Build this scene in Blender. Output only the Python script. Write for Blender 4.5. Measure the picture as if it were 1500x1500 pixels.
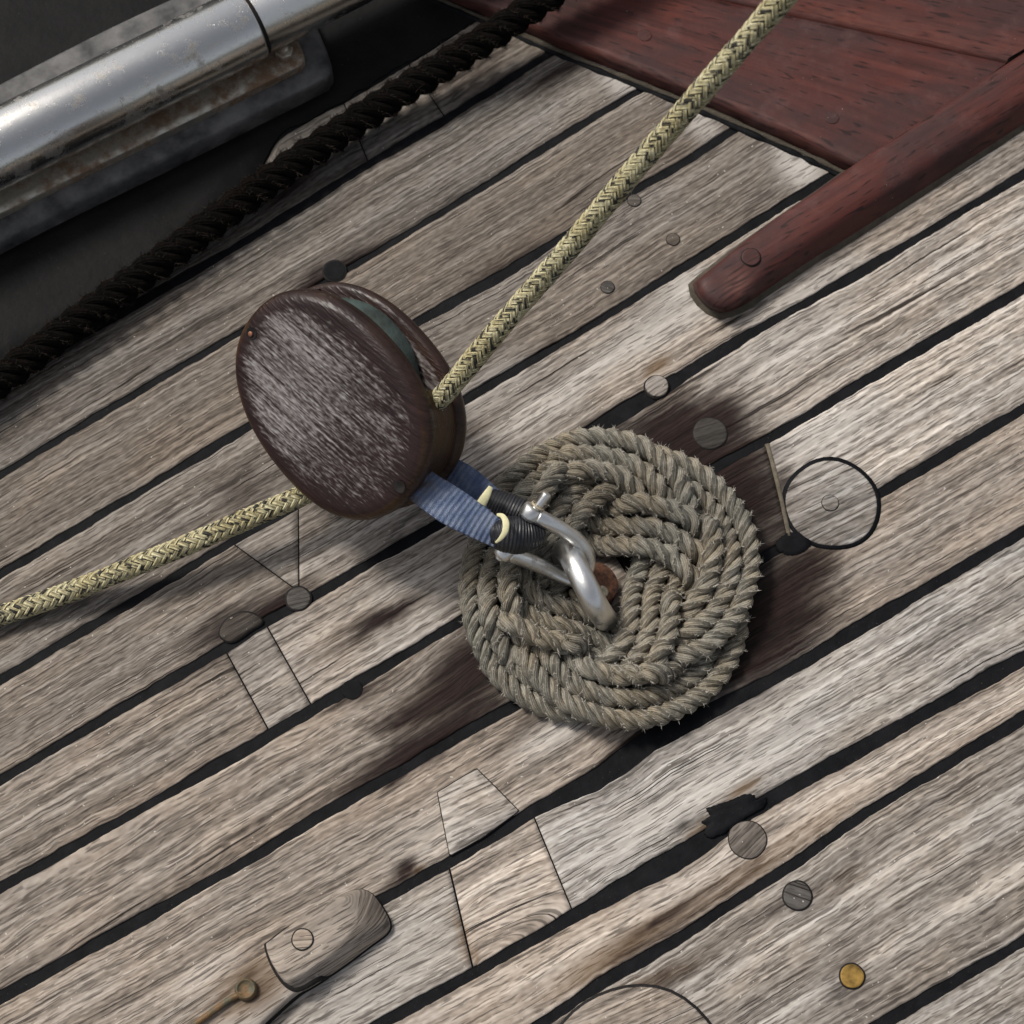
import bpy, math, random
import numpy as np
random.seed(7); rng = np.random.default_rng(11)
for o in list(bpy.data.objects): bpy.data.objects.remove(o)
S = bpy.context.scene; C = S.collection
# ------------------------------------------------------------------ camera
TILT = math.radians(21); DIST = 1.70; HALF = 0.4125/DIST
cam = bpy.data.cameras.new('camera'); co = bpy.data.objects.new('camera', cam); C.objects.link(co)
CAM = np.array([0, -DIST*math.sin(TILT), DIST*math.cos(TILT)])
co.location = CAM; co.rotation_euler = (TILT, 0, 0)
cam.sensor_width = 36; cam.lens = 18/HALF; cam.clip_start = .05; cam.clip_end = 60
cam.dof.use_dof = True; cam.dof.focus_distance = DIST-.075; cam.dof.aperture_fstop = 9.0
S.camera = co
# ------------------------------------------------------------------ sky, sun, exposure
w = bpy.data.worlds.new('World'); S.world = w; w.use_nodes = True
SUN_EL, SUN_AZ = math.radians(52), math.radians(205)      # light comes from the upper left of the picture
nt = w.node_tree; bg = nt.nodes['Background']
sky = nt.nodes.new('ShaderNodeTexSky'); sky.sky_type = 'NISHITA'; sky.sun_disc = False
sd = np.array([-.80, .60]); sd = sd/np.linalg.norm(sd)
sky.sun_elevation = SUN_EL; sky.sun_rotation = math.atan2(sd[0], sd[1]); sky.air_density = 1.0; sky.dust_density = 4.0; sky.ozone_density = 1
hs = nt.nodes.new('ShaderNodeHueSaturation'); hs.inputs['Saturation'].default_value = .35
nt.links.new(sky.outputs[0], hs.inputs['Color']); nt.links.new(hs.outputs[0], bg.inputs[0]); bg.inputs[1].default_value = .06
sl = bpy.data.lights.new('sun', 'SUN'); so = bpy.data.objects.new('sun', sl); C.objects.link(so)
sl.energy = 1.5; sl.angle = math.radians(13); sl.color = (1, .95, .88)
from mathutils import Vector, Matrix
so.rotation_euler = Vector((sd[0]*math.cos(SUN_EL), sd[1]*math.cos(SUN_EL), math.sin(SUN_EL))).to_track_quat('Z', 'Y').to_euler()
S.view_settings.view_transform = 'Standard'; S.view_settings.look = 'None'; S.view_settings.gamma = 1
S.view_settings.use_curve_mapping = False; S.view_settings.exposure = 0.95
S.render.engine = 'CYCLES'
# ------------------------------------------------------------------ helpers
RT = np.array([1, 0, 0.]); UPV = np.array([0, math.cos(TILT), math.sin(TILT)]); FW = np.array([0, math.sin(TILT), -math.cos(TILT)])
def P(px, py, z=0.0):                # the real place, at height z, of a point measured on the photograph
    d = FW + RT*((px-750)/750*HALF) + UPV*((750-py)/750*HALF)
    return CAM + d*((z-CAM[2])/d[2])
def PP(lst, z=0.0): return np.array([P(p[0], p[1], p[2] if len(p) > 2 else z) for p in lst])
def nrm(a): return a/np.maximum(np.linalg.norm(a, axis=-1, keepdims=True), 1e-12)
MATS = {}; ORG = {}
def tag(o, label=None, cat=None, group=None, kind=None):
    for k, v in (('label', label), ('category', cat), ('group', group), ('kind', kind)):
        if v: o[k] = v
    return o
def thing(name, loc, label, cat, group=None):
    o = bpy.data.objects.new(name, None); C.objects.link(o); o.location = loc; o.empty_display_size = .02
    ORG[o] = np.array(loc, float); return tag(o, label, cat, group)
def mesh(name, V, F, mat, parent=None, uv=None, col=None, smooth=True, link=True):
    V = np.asarray(V, float); org = ORG[parent] if parent is not None else np.zeros(3)
    me = bpy.data.meshes.new(name)
    if isinstance(F, np.ndarray):
        k = F.shape[1]; me.vertices.add(len(V)); me.vertices.foreach_set('co', (V-org).astype(np.float32).ravel())
        me.loops.add(F.size); me.loops.foreach_set('vertex_index', F.astype(np.int32).ravel())
        me.polygons.add(len(F)); me.polygons.foreach_set('loop_start', np.arange(0, F.size, k, dtype=np.int32))
        me.update(calc_edges=True)
    else: me.from_pydata((V-org).tolist(), [], [list(f) for f in F]); me.update()
    li = np.empty(len(me.loops), np.int32); me.loops.foreach_get('vertex_index', li)
    if uv is not None:
        ul = me.uv_layers.new(name='UVMap'); ul.data.foreach_set('uv', np.asarray(uv, np.float32)[li].ravel())
    if col is not None:
        a = me.color_attributes.new('mask', 'FLOAT_COLOR', 'POINT'); a.data.foreach_set('color', np.asarray(col, np.float32).ravel())
    me.polygons.foreach_set('use_smooth', np.full(len(me.polygons), smooth)); me.update()
    if mat: me.materials.append(mat)
    o = bpy.data.objects.new(name, me); C.objects.link(o)
    if parent is not None: o.parent = parent
    ORG[o] = org; return o
def gridfaces(n, m, cu=False, cv=False):     # vertex index i*m+j
    i = np.arange(n if cu else n-1); j = np.arange(m if cv else m-1); I, J = np.meshgrid(i, j, indexing='ij')
    I2 = (I+1) % n; J2 = (J+1) % m
    return np.stack([I*m+J, I2*m+J, I2*m+J2, I*m+J2], -1).reshape(-1, 4)
def noise1(x, seed, per=1.0):
    r = np.random.default_rng(seed); t = r.uniform(-1, 1, 512); x = np.asarray(x)/per+100; i = np.floor(x).astype(int); f = x-i; f = f*f*(3-2*f)
    return t[i % 512]*(1-f)+t[(i+1) % 512]*f
def noise2(x, y, seed, per):
    r = np.random.default_rng(seed); t = r.uniform(-1, 1, (128, 128)); x = np.asarray(x)/per+50; y = np.asarray(y)/per+50
    i = np.floor(x).astype(int); j = np.floor(y).astype(int); f = x-i; g = y-j; f = f*f*(3-2*f); g = g*g*(3-2*g); i %= 128; j %= 128; a = (i+1) % 128; b = (j+1) % 128
    return (t[i, j]*(1-f)+t[a, j]*f)*(1-g)+(t[i, b]*(1-f)+t[a, b]*f)*g
def spline(pts, n, closed=False):            # Catmull-Rom resampled evenly
    p = np.asarray(pts, float)
    q = np.vstack([p[-1:], p, p[:2]]) if closed else np.vstack([2*p[0]-p[1], p, 2*p[-1]-p[-2]])
    out = []
    for k in range(1, len(q)-2):
        t = np.linspace(0, 1, 24, endpoint=False)[:, None]; a, b, c, d = q[k-1], q[k], q[k+1], q[k+2]
        out.append(.5*(2*b+(c-a)*t+(2*a-5*b+4*c-d)*t**2+(3*b-3*c+d-a)*t**3))
    out = np.vstack(out+[q[-2:-1]])
    return resample(out, n, closed)
def resample(p, n, closed=False):
    L = np.r_[0, np.cumsum(np.linalg.norm(np.diff(p, axis=0), axis=1))]
    s = np.linspace(0, L[-1], n, endpoint=not closed)
    return np.stack([np.interp(s, L, p[:, k]) for k in range(p.shape[1])], -1)
def frames(p, closed=False):
    if closed: T = nrm(np.roll(p, -1, 0)-np.roll(p, 1, 0))
    else: T = nrm(np.gradient(p, axis=0))
    N = np.zeros_like(p); a = np.array([0, 0, 1.]); 
    if abs(T[0]@a) > .95: a = np.array([0, 1., 0])
    N[0] = nrm(a-T[0]*(a@T[0]))
    for i in range(1, len(p)):
        v = N[i-1]-T[i]*(N[i-1]@T[i]); N[i] = v/np.linalg.norm(v)
    return T, N, np.cross(T, N)
def sweep(p, N, B, prof, closed=False, scale=None):
    n, m = len(p), len(prof); sc = np.ones(n) if scale is None else scale
    V = p[:, None]+(N[:, None]*prof[None, :, 0:1]+B[:, None]*prof[None, :, 1:2])*sc[:, None, None]
    L = np.r_[0, np.cumsum(np.linalg.norm(np.diff(p, axis=0), axis=1))]
    uv = np.stack(np.broadcast_arrays(L[:, None], np.linspace(0, 1, m, endpoint=False)[None]), -1)
    F = gridfaces(n, m, closed, True)
    return V.reshape(-1, 3), F, uv.reshape(-1, 2)
def circ(r, m, b=None):
    a = np.arange(m)*2*math.pi/m; return np.stack([r*np.cos(a), (b or r)*np.sin(a)], -1)
def tube(p, r, sides=16, caps=True, closed=False):
    p = np.asarray(p, float); T, N, B = frames(p, closed); sc = np.full(len(p), 1.0)*r
    V, F, uv = sweep(p, N, B, circ(1, sides), closed, sc)
    if caps and not closed:
        V = np.vstack([V, p[0], p[-1]]); uv = np.vstack([uv, uv[0], uv[-1]]); a, b = len(V)-2, len(V)-1; j = np.arange(sides); k = (j+1) % sides; e = (len(p)-1)*sides
        F = [tuple(f) for f in F]+[(a, x, y) for x, y in zip(j, k)]+[(b, e+y, e+x) for x, y in zip(j, k)]
    return V, F, uv
def roundtube(p, r, sides=16, er=None):      # tube with domed ends
    p = np.asarray(p, float); r = np.full(len(p), 1.0)*r; er = er or 1.0
    t0 = nrm(p[0]-p[1]); t1 = nrm(p[-1]-p[-2]); a = np.array([.2, .5, .8, 1])*math.pi/2
    pre = [p[0]+t0*r[0]*er*math.sin(x) for x in a[::-1]]; post = [p[-1]+t1*r[-1]*er*math.sin(x) for x in a]
    pr = [max(r[0]*math.cos(x), 1e-5) for x in a[::-1]]; po = [max(r[-1]*math.cos(x), 1e-5) for x in a]
    T, N, B = frames(p); q = np.vstack([pre, p, post]); N = np.vstack([[N[0]]*4, N, [N[-1]]*4]); B = np.vstack([[B[0]]*4, B, [B[-1]]*4])
    return sweep(q, N, B, circ(1, sides), False, np.r_[pr, r, po])
def loft(rings, cap_top=True, cap_bot=False):
    R = np.array(rings); n, m = R.shape[:2]; V = R.reshape(-1, 3); F = [tuple(f) for f in gridfaces(n, m, False, True)]
    if cap_top: V = np.vstack([V, R[-1].mean(0)]); c = len(V)-1; F += [(c, (n-1)*m+(j+1) % m, (n-1)*m+j) for j in range(m)]
    if cap_bot: V = np.vstack([V, R[0].mean(0)]); c = len(V)-1; F += [(c, j, (j+1) % m) for j in range(m)]
    return V, F
# ---- shader helpers
class NB:
    def __init__(s, name):
        s.m = bpy.data.materials.new(name); s.m.use_nodes = True; s.t = s.m.node_tree; s.b = s.t.nodes['Principled BSDF']; MATS[name] = s.m
    def n(s, typ, **kw):
        x = s.t.nodes.new(typ)
        for k, v in kw.items(): setattr(x, k, v)
        return x
    def put(s, sock, v):
        if hasattr(v, 'is_output') or isinstance(v, bpy.types.NodeSocket): s.t.links.new(v, sock)
        elif isinstance(v, (tuple, list)) and len(v) == 3 and sock.type == 'RGBA': sock.default_value = (*v, 1)
        else: sock.default_value = v
    def math(s, op, a, b=None, c=None, clamp=False):
        x = s.n('ShaderNodeMath', operation=op, use_clamp=clamp); s.put(x.inputs[0], a)
        if b is not None: s.put(x.inputs[1], b)
        if c is not None: s.put(x.inputs[2], c)
        return x.outputs[0]
    def vmul(s, v, k):
        x = s.n('ShaderNodeVectorMath', operation='MULTIPLY'); s.put(x.inputs[0], v); s.put(x.inputs[1], k); return x.outputs[0]
    def vadd(s, v, k):
        x = s.n('ShaderNodeVectorMath', operation='ADD'); s.put(x.inputs[0], v); s.put(x.inputs[1], k); return x.outputs[0]
    def uv(s): return s.n('ShaderNodeUVMap').outputs[0]
    def pos(s): return s.n('ShaderNodeTexCoord').outputs['Object']
    def rand(s): return s.n('ShaderNodeObjectInfo').outputs['Random']
    def sep(s, v): x = s.n('ShaderNodeSeparateXYZ'); s.put(x.inputs[0], v); return x.outputs
    def comb(s, a, b, c=0.0):
        x = s.n('ShaderNodeCombineXYZ'); s.put(x.inputs[0], a); s.put(x.inputs[1], b); s.put(x.inputs[2], c); return x.outputs[0]
    def noise(s, v, scale=1.0, detail=3, rough=.55, dist=0.0):
        x = s.n('ShaderNodeTexNoise'); s.put(x.inputs['Vector'], v); x.inputs['Scale'].default_value = scale; x.inputs['Detail'].default_value = detail
        x.inputs['Roughness'].default_value = rough; x.inputs['Distortion'].default_value = dist; return x.outputs[0]
    def rng(s, v, a, b, c=0.0, d=1.0, smooth=True):
        x = s.n('ShaderNodeMapRange'); x.interpolation_type = 'SMOOTHSTEP' if smooth else 'LINEAR'
        s.put(x.inputs[0], v)
        for i, k in enumerate((a, b, c, d)): s.put(x.inputs[i+1], k)
        return x.outputs[0]
    def ramp(s, v, stops):
        x = s.n('ShaderNodeValToRGB'); s.put(x.inputs[0], v); e = x.color_ramp.elements
        while len(e) < len(stops): e.new(.5)
        for k, (p, c) in zip(e, stops): k.position = p; k.color = (*c, 1)
        return x.outputs[0]
    def mix(s, f, a, b, typ='MIX'):
        x = s.n('ShaderNodeMix', data_type='RGBA', blend_type=typ); s.put(x.inputs[0], f); s.put(x.inputs[6], a); s.put(x.inputs[7], b); return x.outputs[2]
    def bump(s, h, dist=.001, strength=1.0):
        x = s.n('ShaderNodeBump'); s.put(x.inputs['Height'], h); x.inputs['Distance'].default_value = dist; x.inputs['Strength'].default_value = strength
        s.t.links.new(x.outputs[0], s.b.inputs['Normal'])
    def mask(s):
        x = s.n('ShaderNodeAttribute', attribute_name='mask'); y = s.n('ShaderNodeSeparateColor'); s.t.links.new(x.outputs[0], y.inputs[0]); return y.outputs[0], y.outputs[1], y.outputs[2], x.outputs['Alpha']
    def out(s, col, rough=.7, metal=0.0, spec=.4):
        s.put(s.b.inputs['Base Color'], col); s.put(s.b.inputs['Roughness'], rough); s.put(s.b.inputs['Metallic'], metal); s.put(s.b.inputs['Specular IOR Level'], spec); return s.m

def wood(name, dark, mid, light, pore=(.035, .028, .024), poreamt=.8, rough=.75, warp=.0045, relief=.0008, spec=.10):
    b = NB(name); u, v, _ = b.sep(b.uv()); r = b.math('MULTIPLY', b.rand(), 37.0)
    n0 = b.noise(b.comb(b.math('MULTIPLY', u, 1.6), b.math('MULTIPLY', v, 14.0), r), 1, 1)
    v2 = b.math('ADD', v, b.math('MULTIPLY', b.math('SUBTRACT', n0, .5), warp))
    def st(a, c, z, det, ro): return b.noise(b.comb(b.math('MULTIPLY', u, a), b.math('MULTIPLY', v2, c), b.math('ADD', r, z)), 1, det, ro)
    ring = st(1.6, 75, 1, 3, .5); g1 = st(1.3, 270, 5, 1.1, .75); g2 = st(11, 560, 9, .4, .6); po = st(38, 620, 13, .3, .5); p2 = st(85, 640, 17, 0, .5)
    ck = b.math('ABSOLUTE', b.math('SUBTRACT', st(1.3, 110, 21, 0, .5), .5)); ckm = b.math('MULTIPLY', b.rng(ck, .016, .005, 0, 1), b.rng(b.noise(b.comb(b.math('MULTIPLY', u, 7.0), b.math('MULTIPLY', v, 40.0), b.math('ADD', r, 8.0)), 1, 2), .54, .62, 0, .9))
    rs = b.rng(b.rand(), .35, .75, .25, .62); f = b.math('ADD', b.math('MULTIPLY', b.math('SUBTRACT', ring, .5), rs), b.math('ADD', b.math('MULTIPLY', g1, .62), b.math('ADD', b.math('MULTIPLY', g2, .38), .11)))
    g3 = b.noise(b.comb(b.math('MULTIPLY', u, 150.0), b.math('MULTIPLY', v2, 600.0), r), 1, .5, .6); f = b.math('ADD', f, b.math('MULTIPLY', b.math('SUBTRACT', g3, .5), .34))
    f = b.rng(f, .29, .92, 0, 1, False)
    col = b.ramp(f, [(0, dark), (.45, mid), (1, light)])
    bl = b.noise(b.comb(b.math('MULTIPLY', u, 9.0), b.math('MULTIPLY', v, 26.0), b.math('ADD', r, 3.3)), 1, 3, .6)
    col = b.mix(b.rng(bl, .38, .70, 0, .45), col, b.mix(1.0, col, (1.07, .965, .86), 'MULTIPLY'))
    col = b.mix(b.rng(bl, .62, .30, 0, .5), col, b.mix(1.0, col, (.80, .80, .81), 'MULTIPLY'))
    R, G, B, A = b.mask(); hu = b.math('FRACT', b.math('MULTIPLY', b.rand(), 7.13))
    col = b.mix(1.0, col, b.mix(hu, (1.06, .985, .915), (.965, .985, 1.0)), 'MULTIPLY')
    col = b.mix(1.0, col, b.comb(A, A, A), 'MULTIPLY')
    n3 = b.noise(b.comb(b.math('MULTIPLY', u, 16.0), b.math('MULTIPLY', v, 260.0), r), 1, 1.5, .65)
    jit = b.math('MULTIPLY', b.math('SUBTRACT', b.math('ADD', b.math('MULTIPLY', n3, .6), b.math('MULTIPLY', bl, .4)), .5), 1.5)
    gm = b.math('MULTIPLY', G, b.math('ADD', .55, jit), None, True)
    col = b.mix(gm, col, (.56, .53, .49))
    pm = b.math('MAXIMUM', b.rng(po, .39, .29, 0, b.math('MULTIPLY', poreamt, .8)), b.rng(p2, .36, .27, 0, b.math('MULTIPLY', poreamt, .6)))
    col = b.mix(pm, col, pore); col = b.mix(ckm, col, (.02, .015, .012))
    sp_ = b.noise(b.comb(b.math('MULTIPLY', u, 420.0), b.math('MULTIPLY', v, 480.0), r), 1, 0, .6); col = b.mix(b.rng(sp_, .83, .87, 0, .6), col, (.62, .58, .52))
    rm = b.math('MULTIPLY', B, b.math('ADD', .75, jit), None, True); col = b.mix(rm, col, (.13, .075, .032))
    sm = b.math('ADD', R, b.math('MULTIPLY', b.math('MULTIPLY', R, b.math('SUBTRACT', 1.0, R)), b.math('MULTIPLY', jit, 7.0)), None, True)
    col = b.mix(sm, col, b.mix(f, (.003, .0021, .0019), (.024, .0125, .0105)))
    h = b.math('SUBTRACT', b.math('ADD', b.math('MULTIPLY', g1, .7), b.math('MULTIPLY', g2, .45)), b.math('ADD', b.math('MULTIPLY', pm, .4), b.math('MULTIPLY', ckm, 1.2)))
    b.bump(h, relief, .9)
    return b.out(col, b.math('SUBTRACT', rough, b.math('MULTIPLY', sm, .15)), 0, spec)

M_teak = wood('weathered_teak', (.060, .053, .047), (.245, .220, .195), (.56, .53, .49))
M_plug = wood('plug_wood', (.06, .055, .05), (.13, .12, .11), (.24, .225, .21), warp=.004)
M_grey = wood('grey_oak', (.12, .10, .085), (.29, .255, .22), (.50, .465, .42), poreamt=.9)

def caulk():
    b = NB('black_caulking'); p = b.pos(); n = b.noise(p, 60, 4, .6); s = b.noise(p, 900, 2, .6)
    col = b.ramp(n, [(.3, (.004, .0044, .0052)), (.7, (.0095, .0098, .0112))])
    col = b.mix(b.rng(s, .70, .80, 0, .6), col, (.16, .16, .15))
    b.bump(b.noise(p, 180, 4, .6), .0012, .5); return b.out(col, .65, 0, .07)
M_caulk = caulk()
def paint_black():
    b = NB('black_paint'); p = b.pos(); n = b.noise(p, 18, 5, .6); col = b.ramp(n, [(.35, (.0025, .0025, .0028)), (.75, (.008, .0076, .0076))])
    s = b.noise(p, 420, 3, .6); col = b.mix(b.rng(s, .69, .78, 0, .6), col, (.13, .11, .10))
    b.bump(b.noise(p, 120, 4, .6), .001, .5); return b.out(col, .6, 0, .10)
M_black = paint_black()
def mahogany():
    b = NB('red_mahogany'); u, v, _ = b.sep(b.uv()); r = b.math('MULTIPLY', b.rand(), 31.0)
    g = b.noise(b.comb(b.math('MULTIPLY', u, 8.0), b.math('MULTIPLY', v, 210.0), r), 1, 5, .6)
    bl = b.noise(b.comb(b.math('MULTIPLY', u, 9.0), b.math('MULTIPLY', v, 22.0), r), 1, 4, .6); fl = b.noise(b.comb(b.math('MULTIPLY', u, 60.0), b.math('MULTIPLY', v, 520.0), r), 1, .5, .5)
    col = b.ramp(g, [(.3, (.042, .0145, .012)), (.55, (.074, .0225, .018)), (.75, (.102, .030, .023))])
    col = b.mix(b.rng(bl, .40, .66, 0, .8), col, (.034, .0175, .0175))
    col = b.mix(b.rng(bl, .38, .25, 0, .6), col, (.115, .026, .014))
    col = b.mix(b.rng(fl, .36, .28, 0, .8), col, (.014, .007, .006))
    R, G, B, A = b.mask(); col = b.mix(b.math('MULTIPLY', G, b.rng(fl, .35, .65, .1, .9)), col, (.27, .12, .085))
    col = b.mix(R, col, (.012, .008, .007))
    du = b.noise(b.pos(), 38, 5, .68); col = b.mix(b.rng(du, .50, .78, 0, .25), col, (.150, .085, .080)); sk = b.noise(b.pos(), 520, 1, .5); col = b.mix(b.rng(sk, .80, .84, 0, .7), col, (.42, .36, .32))
    b.bump(b.math('ADD', b.math('MULTIPLY', g, .6), b.noise(b.pos(), 90, 3)), .0008, .5)
    return b.out(col, b.rng(bl, .3, .7, .38, .62), 0, .22)
M_red = mahogany()
def blockwood():
    b = NB('block_wood'); u, v, _ = b.sep(b.uv())
    n0 = b.noise(b.comb(b.math('MULTIPLY', u, 14.0), b.math('MULTIPLY', v, 40.0)), 1, 2); v2 = b.math('ADD', v, b.math('MULTIPLY', n0, .004))
    g = b.noise(b.comb(b.math('MULTIPLY', u, 9.0), b.math('MULTIPLY', v2, 330.0)), 1, 1.6, .65); g2 = b.noise(b.comb(b.math('MULTIPLY', u, 150.0), b.math('MULTIPLY', v2, 520.0)), 1, 1, .6)
    bl = b.noise(b.comb(b.math('MULTIPLY', u, 25.0), b.math('MULTIPLY', v, 25.0)), 1, 5, .65)
    brown = b.ramp(b.math('ADD', b.math('MULTIPLY', g, .5), b.math('MULTIPLY', bl, .5)), [(.3, (.010, .0055, .005)), (.55, (.022, .011, .0105)), (.75, (.042, .020, .017))])
    grey = b.ramp(b.math('ADD', b.math('MULTIPLY', g, .6), b.math('MULTIPLY', g2, .4)), [(.36, (.022, .016, .015)), (.46, (.13, .112, .108)), (.66, (.35, .33, .325))])
    R, G, B, A = b.mask()
    k = b.math('ADD', b.math('MULTIPLY', g, .9), b.math('ADD', b.math('MULTIPLY', g2, 1.7), b.math('MULTIPLY', bl, .9)))
    wear = b.rng(b.math('ADD', k, b.math('MULTIPLY', b.math('SUBTRACT', R, .5), 2.0)), 1.38, 2.62, 0, 1)
    col = b.mix(b.math('MULTIPLY', wear, .80), brown, grey)
    col = b.mix(b.math('MULTIPLY', G, b.rng(bl, .3, .6, .2, 1)), col, (.10, .052, .016))
    b.bump(b.math('ADD', b.math('MULTIPLY', g, .8), b.math('MULTIPLY', g2, .5)), .0011, b.rng(R, 0, 1, .25, 1.0) and .8)
    return b.out(col, b.math('ADD', .36, b.math('MULTIPLY', wear, .40)), 0, .28)
M_block = blockwood()
def ropemat(name, lo, mid, hi, green=.35, rough=.9, twist=15.0, reps=120.0):
    b = NB(name); u, v, _ = b.sep(b.uv()); r = b.math('MULTIPLY', b.rand(), 23.0)
    ph = b.math('ADD', b.math('MULTIPLY', u, reps), b.math('MULTIPLY', v, twist))
    n = b.noise(b.pos(), 700, 2, .6); ph2 = b.math('ADD', ph, b.math('MULTIPLY', n, .9))
    y = b.math('MULTIPLY', b.math('ADD', b.math('SINE', b.math('MULTIPLY', ph2, 6.2832)), 1.0), .5)
    fi = b.noise(b.comb(b.math('MULTIPLY', ph, 5.0), b.math('MULTIPLY', u, 120.0), r), 1, 4, .65)
    big = b.noise(b.pos(), 26, 3, .6); bg2 = b.noise(b.pos(), 120, 3, .6)
    f = b.math('ADD', b.math('MULTIPLY', y, .13), b.math('ADD', b.math('MULTIPLY', fi, .34), b.math('MULTIPLY', bg2, .52)))
    col = b.ramp(f, [(.25, lo), (.52, mid), (.85, hi)])
    col = b.mix(b.rng(big, .40, .66, 0, .7), col, b.mix(1.0, col, (1.10, .98, .82), 'MULTIPLY'))
    col = b.mix(b.rng(big, .52, .28, 0, green), col, b.mix(1.0, col, (.80, .86, .80), 'MULTIPLY'))
    b.bump(b.math('ADD', b.math('MULTIPLY', y, .6), b.math('MULTIPLY', fi, .6)), .0008, .8)
    return b.out(col, rough, 0, .05)
M_rope = ropemat('grey_hemp', (.058, .054, .045), (.240, .224, .188), (.52, .49, .42))
M_tar = ropemat('tarred_hemp', (.0012, .001, .0009), (.004, .0032, .0028), (.011, .0085, .007))
def simple(name, col, rough=.6, metal=0.0, spec=.4, var=.35, scale=60, bump=.0004, col2=None):
    b = NB(name); p = b.pos(); n = b.noise(p, scale, 5, .6)
    c2 = col2 or tuple(x*(1-var) for x in col); c = b.ramp(n, [(.32, c2), (.68, col)])
    if bump: b.bump(b.noise(p, scale*4, 4, .6), bump, .7)
    return b.out(c, rough, metal, spec)
M_fib = simple('rope_fibre', (.55, .51, .44), .9, 0, .1, .4, 200, 0)
M_fibd = simple('tarred_fibre', (.028, .022, .018), .9, 0, .1, .4, 200, 0)
def steel(name, base, rust, amt, rough=.22):
    b = NB(name); p = b.pos(); n = b.noise(p, 70, 6, .65); s = b.noise(p, 900, 3, .6); big = b.noise(p, 22, 3, .6)
    m = b.rng(b.math('ADD', b.math('MULTIPLY', n, .7), b.math('MULTIPLY', big, .5)), .72-amt*.25, .86-amt*.15, 0, .85); pit = b.rng(s, .64, .74, 0, .8)
    col = b.mix(m, base, rust); col = b.mix(pit, col, (.06, .045, .035))
    b.bump(b.math('SUBTRACT', b.math('MULTIPLY', n, .4), pit), .0005, .6)
    return b.out(col, b.math('ADD', rough, b.math('ADD', b.math('MULTIPLY', m, .35), b.math('MULTIPLY', b.noise(p, 200, 4), .12))), b.math('SUBTRACT', 1.0, b.math('MULTIPLY', m, .55)), .5)
M_steel = steel('worn_steel', (.80, .79, .765), (.16, .11, .075), .30, .27)
M_tube = steel('polished_steel', (.66, .65, .625), (.18, .14, .10), .38, .17)
M_plate = steel('rusty_plate', (.56, .53, .45), (.17, .075, .025), 1.05, .38)
M_rust = simple('rust', (.20, .085, .045), .8, .0, .3, .7, 260, .0014, (.045, .026, .018))
M_bolt = simple('pale_bronze', (.50, .43, .30), .55, .2, .4, .5, 140, .0004)
M_bronze = simple('green_bronze', (.17, .085, .028), .6, .2, .4, .6, 120, .0008, (.060, .075, .055))
M_brass = simple('brass_plug', (.36, .22, .055), .6, .45, .3, .75, 120, .0004)
M_verd = simple('verdigris', (.055, .078, .072), .65, .1, .3, .7, 70, .0006, (.022, .026, .022))
M_pad = simple('grey_pad', (.13, .126, .122), .6, 0, .3, .6, 40, .0006, (.022, .022, .023))
M_bed = simple('bedding_compound', (.085, .072, .055), .8, 0, .2, .6, 120, .001, (.05, .042, .032))
M_ring = simple('joint_and_shadow_line', (.018, .016, .015), .8, 0, .2, .5, 200, 0)  # dark colour of joints, holes and the chock's painted contact shadow
M_joint = simple('old_glue', (.17, .145, .105), .8, 0, .2, .5, 160, .0004)
M_yel = simple('pale_rubber', (.70, .66, .40), .6, 0, .3, .25, 90, .0002)
def tape():
    b = NB('black_whipping'); u, v, _ = b.sep(b.uv()); y = b.math('SINE', b.math('MULTIPLY', u, 2600.0)); n = b.noise(b.pos(), 240, 4, .6)
    col = b.ramp(n, [(.35, (.008, .0085, .011)), (.75, (.026, .027, .032))]); s = b.noise(b.comb(b.math('MULTIPLY', u, 1500.0), b.math('MULTIPLY', v, 4.0)), 1, 3, .6)
    col = b.mix(b.rng(s, .68, .75, 0, .7), col, (.22, .23, .25)); b.bump(b.math('ADD', y, b.math('MULTIPLY', n, 1.5)), .0004, .8); return b.out(col, .42, 0, .5)
M_tape = tape()
def webbing():
    b = NB('blue_webbing'); u, v, _ = b.sep(b.uv()); n = b.noise(b.pos(), 90, 4, .6); f = b.noise(b.comb(b.math('MULTIPLY', u, 1800.0), b.math('MULTIPLY', v, 70.0)), 1, 3, .6)
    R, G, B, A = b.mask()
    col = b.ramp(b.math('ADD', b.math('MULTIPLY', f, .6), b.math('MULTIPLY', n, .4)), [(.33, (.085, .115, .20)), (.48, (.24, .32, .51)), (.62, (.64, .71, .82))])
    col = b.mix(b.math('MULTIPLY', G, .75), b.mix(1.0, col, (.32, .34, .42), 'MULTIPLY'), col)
    col = b.mix(b.math('MULTIPLY', R, b.rng(n, .35, .6, .3, 1)), col, (.075, .055, .03))
    b.bump(b.math('ADD', f, b.math('SINE', b.math('MULTIPLY', v, 190.0))), .0006, .8); return b.out(col, .85, 0, .2)
M_web = webbing()
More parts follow.
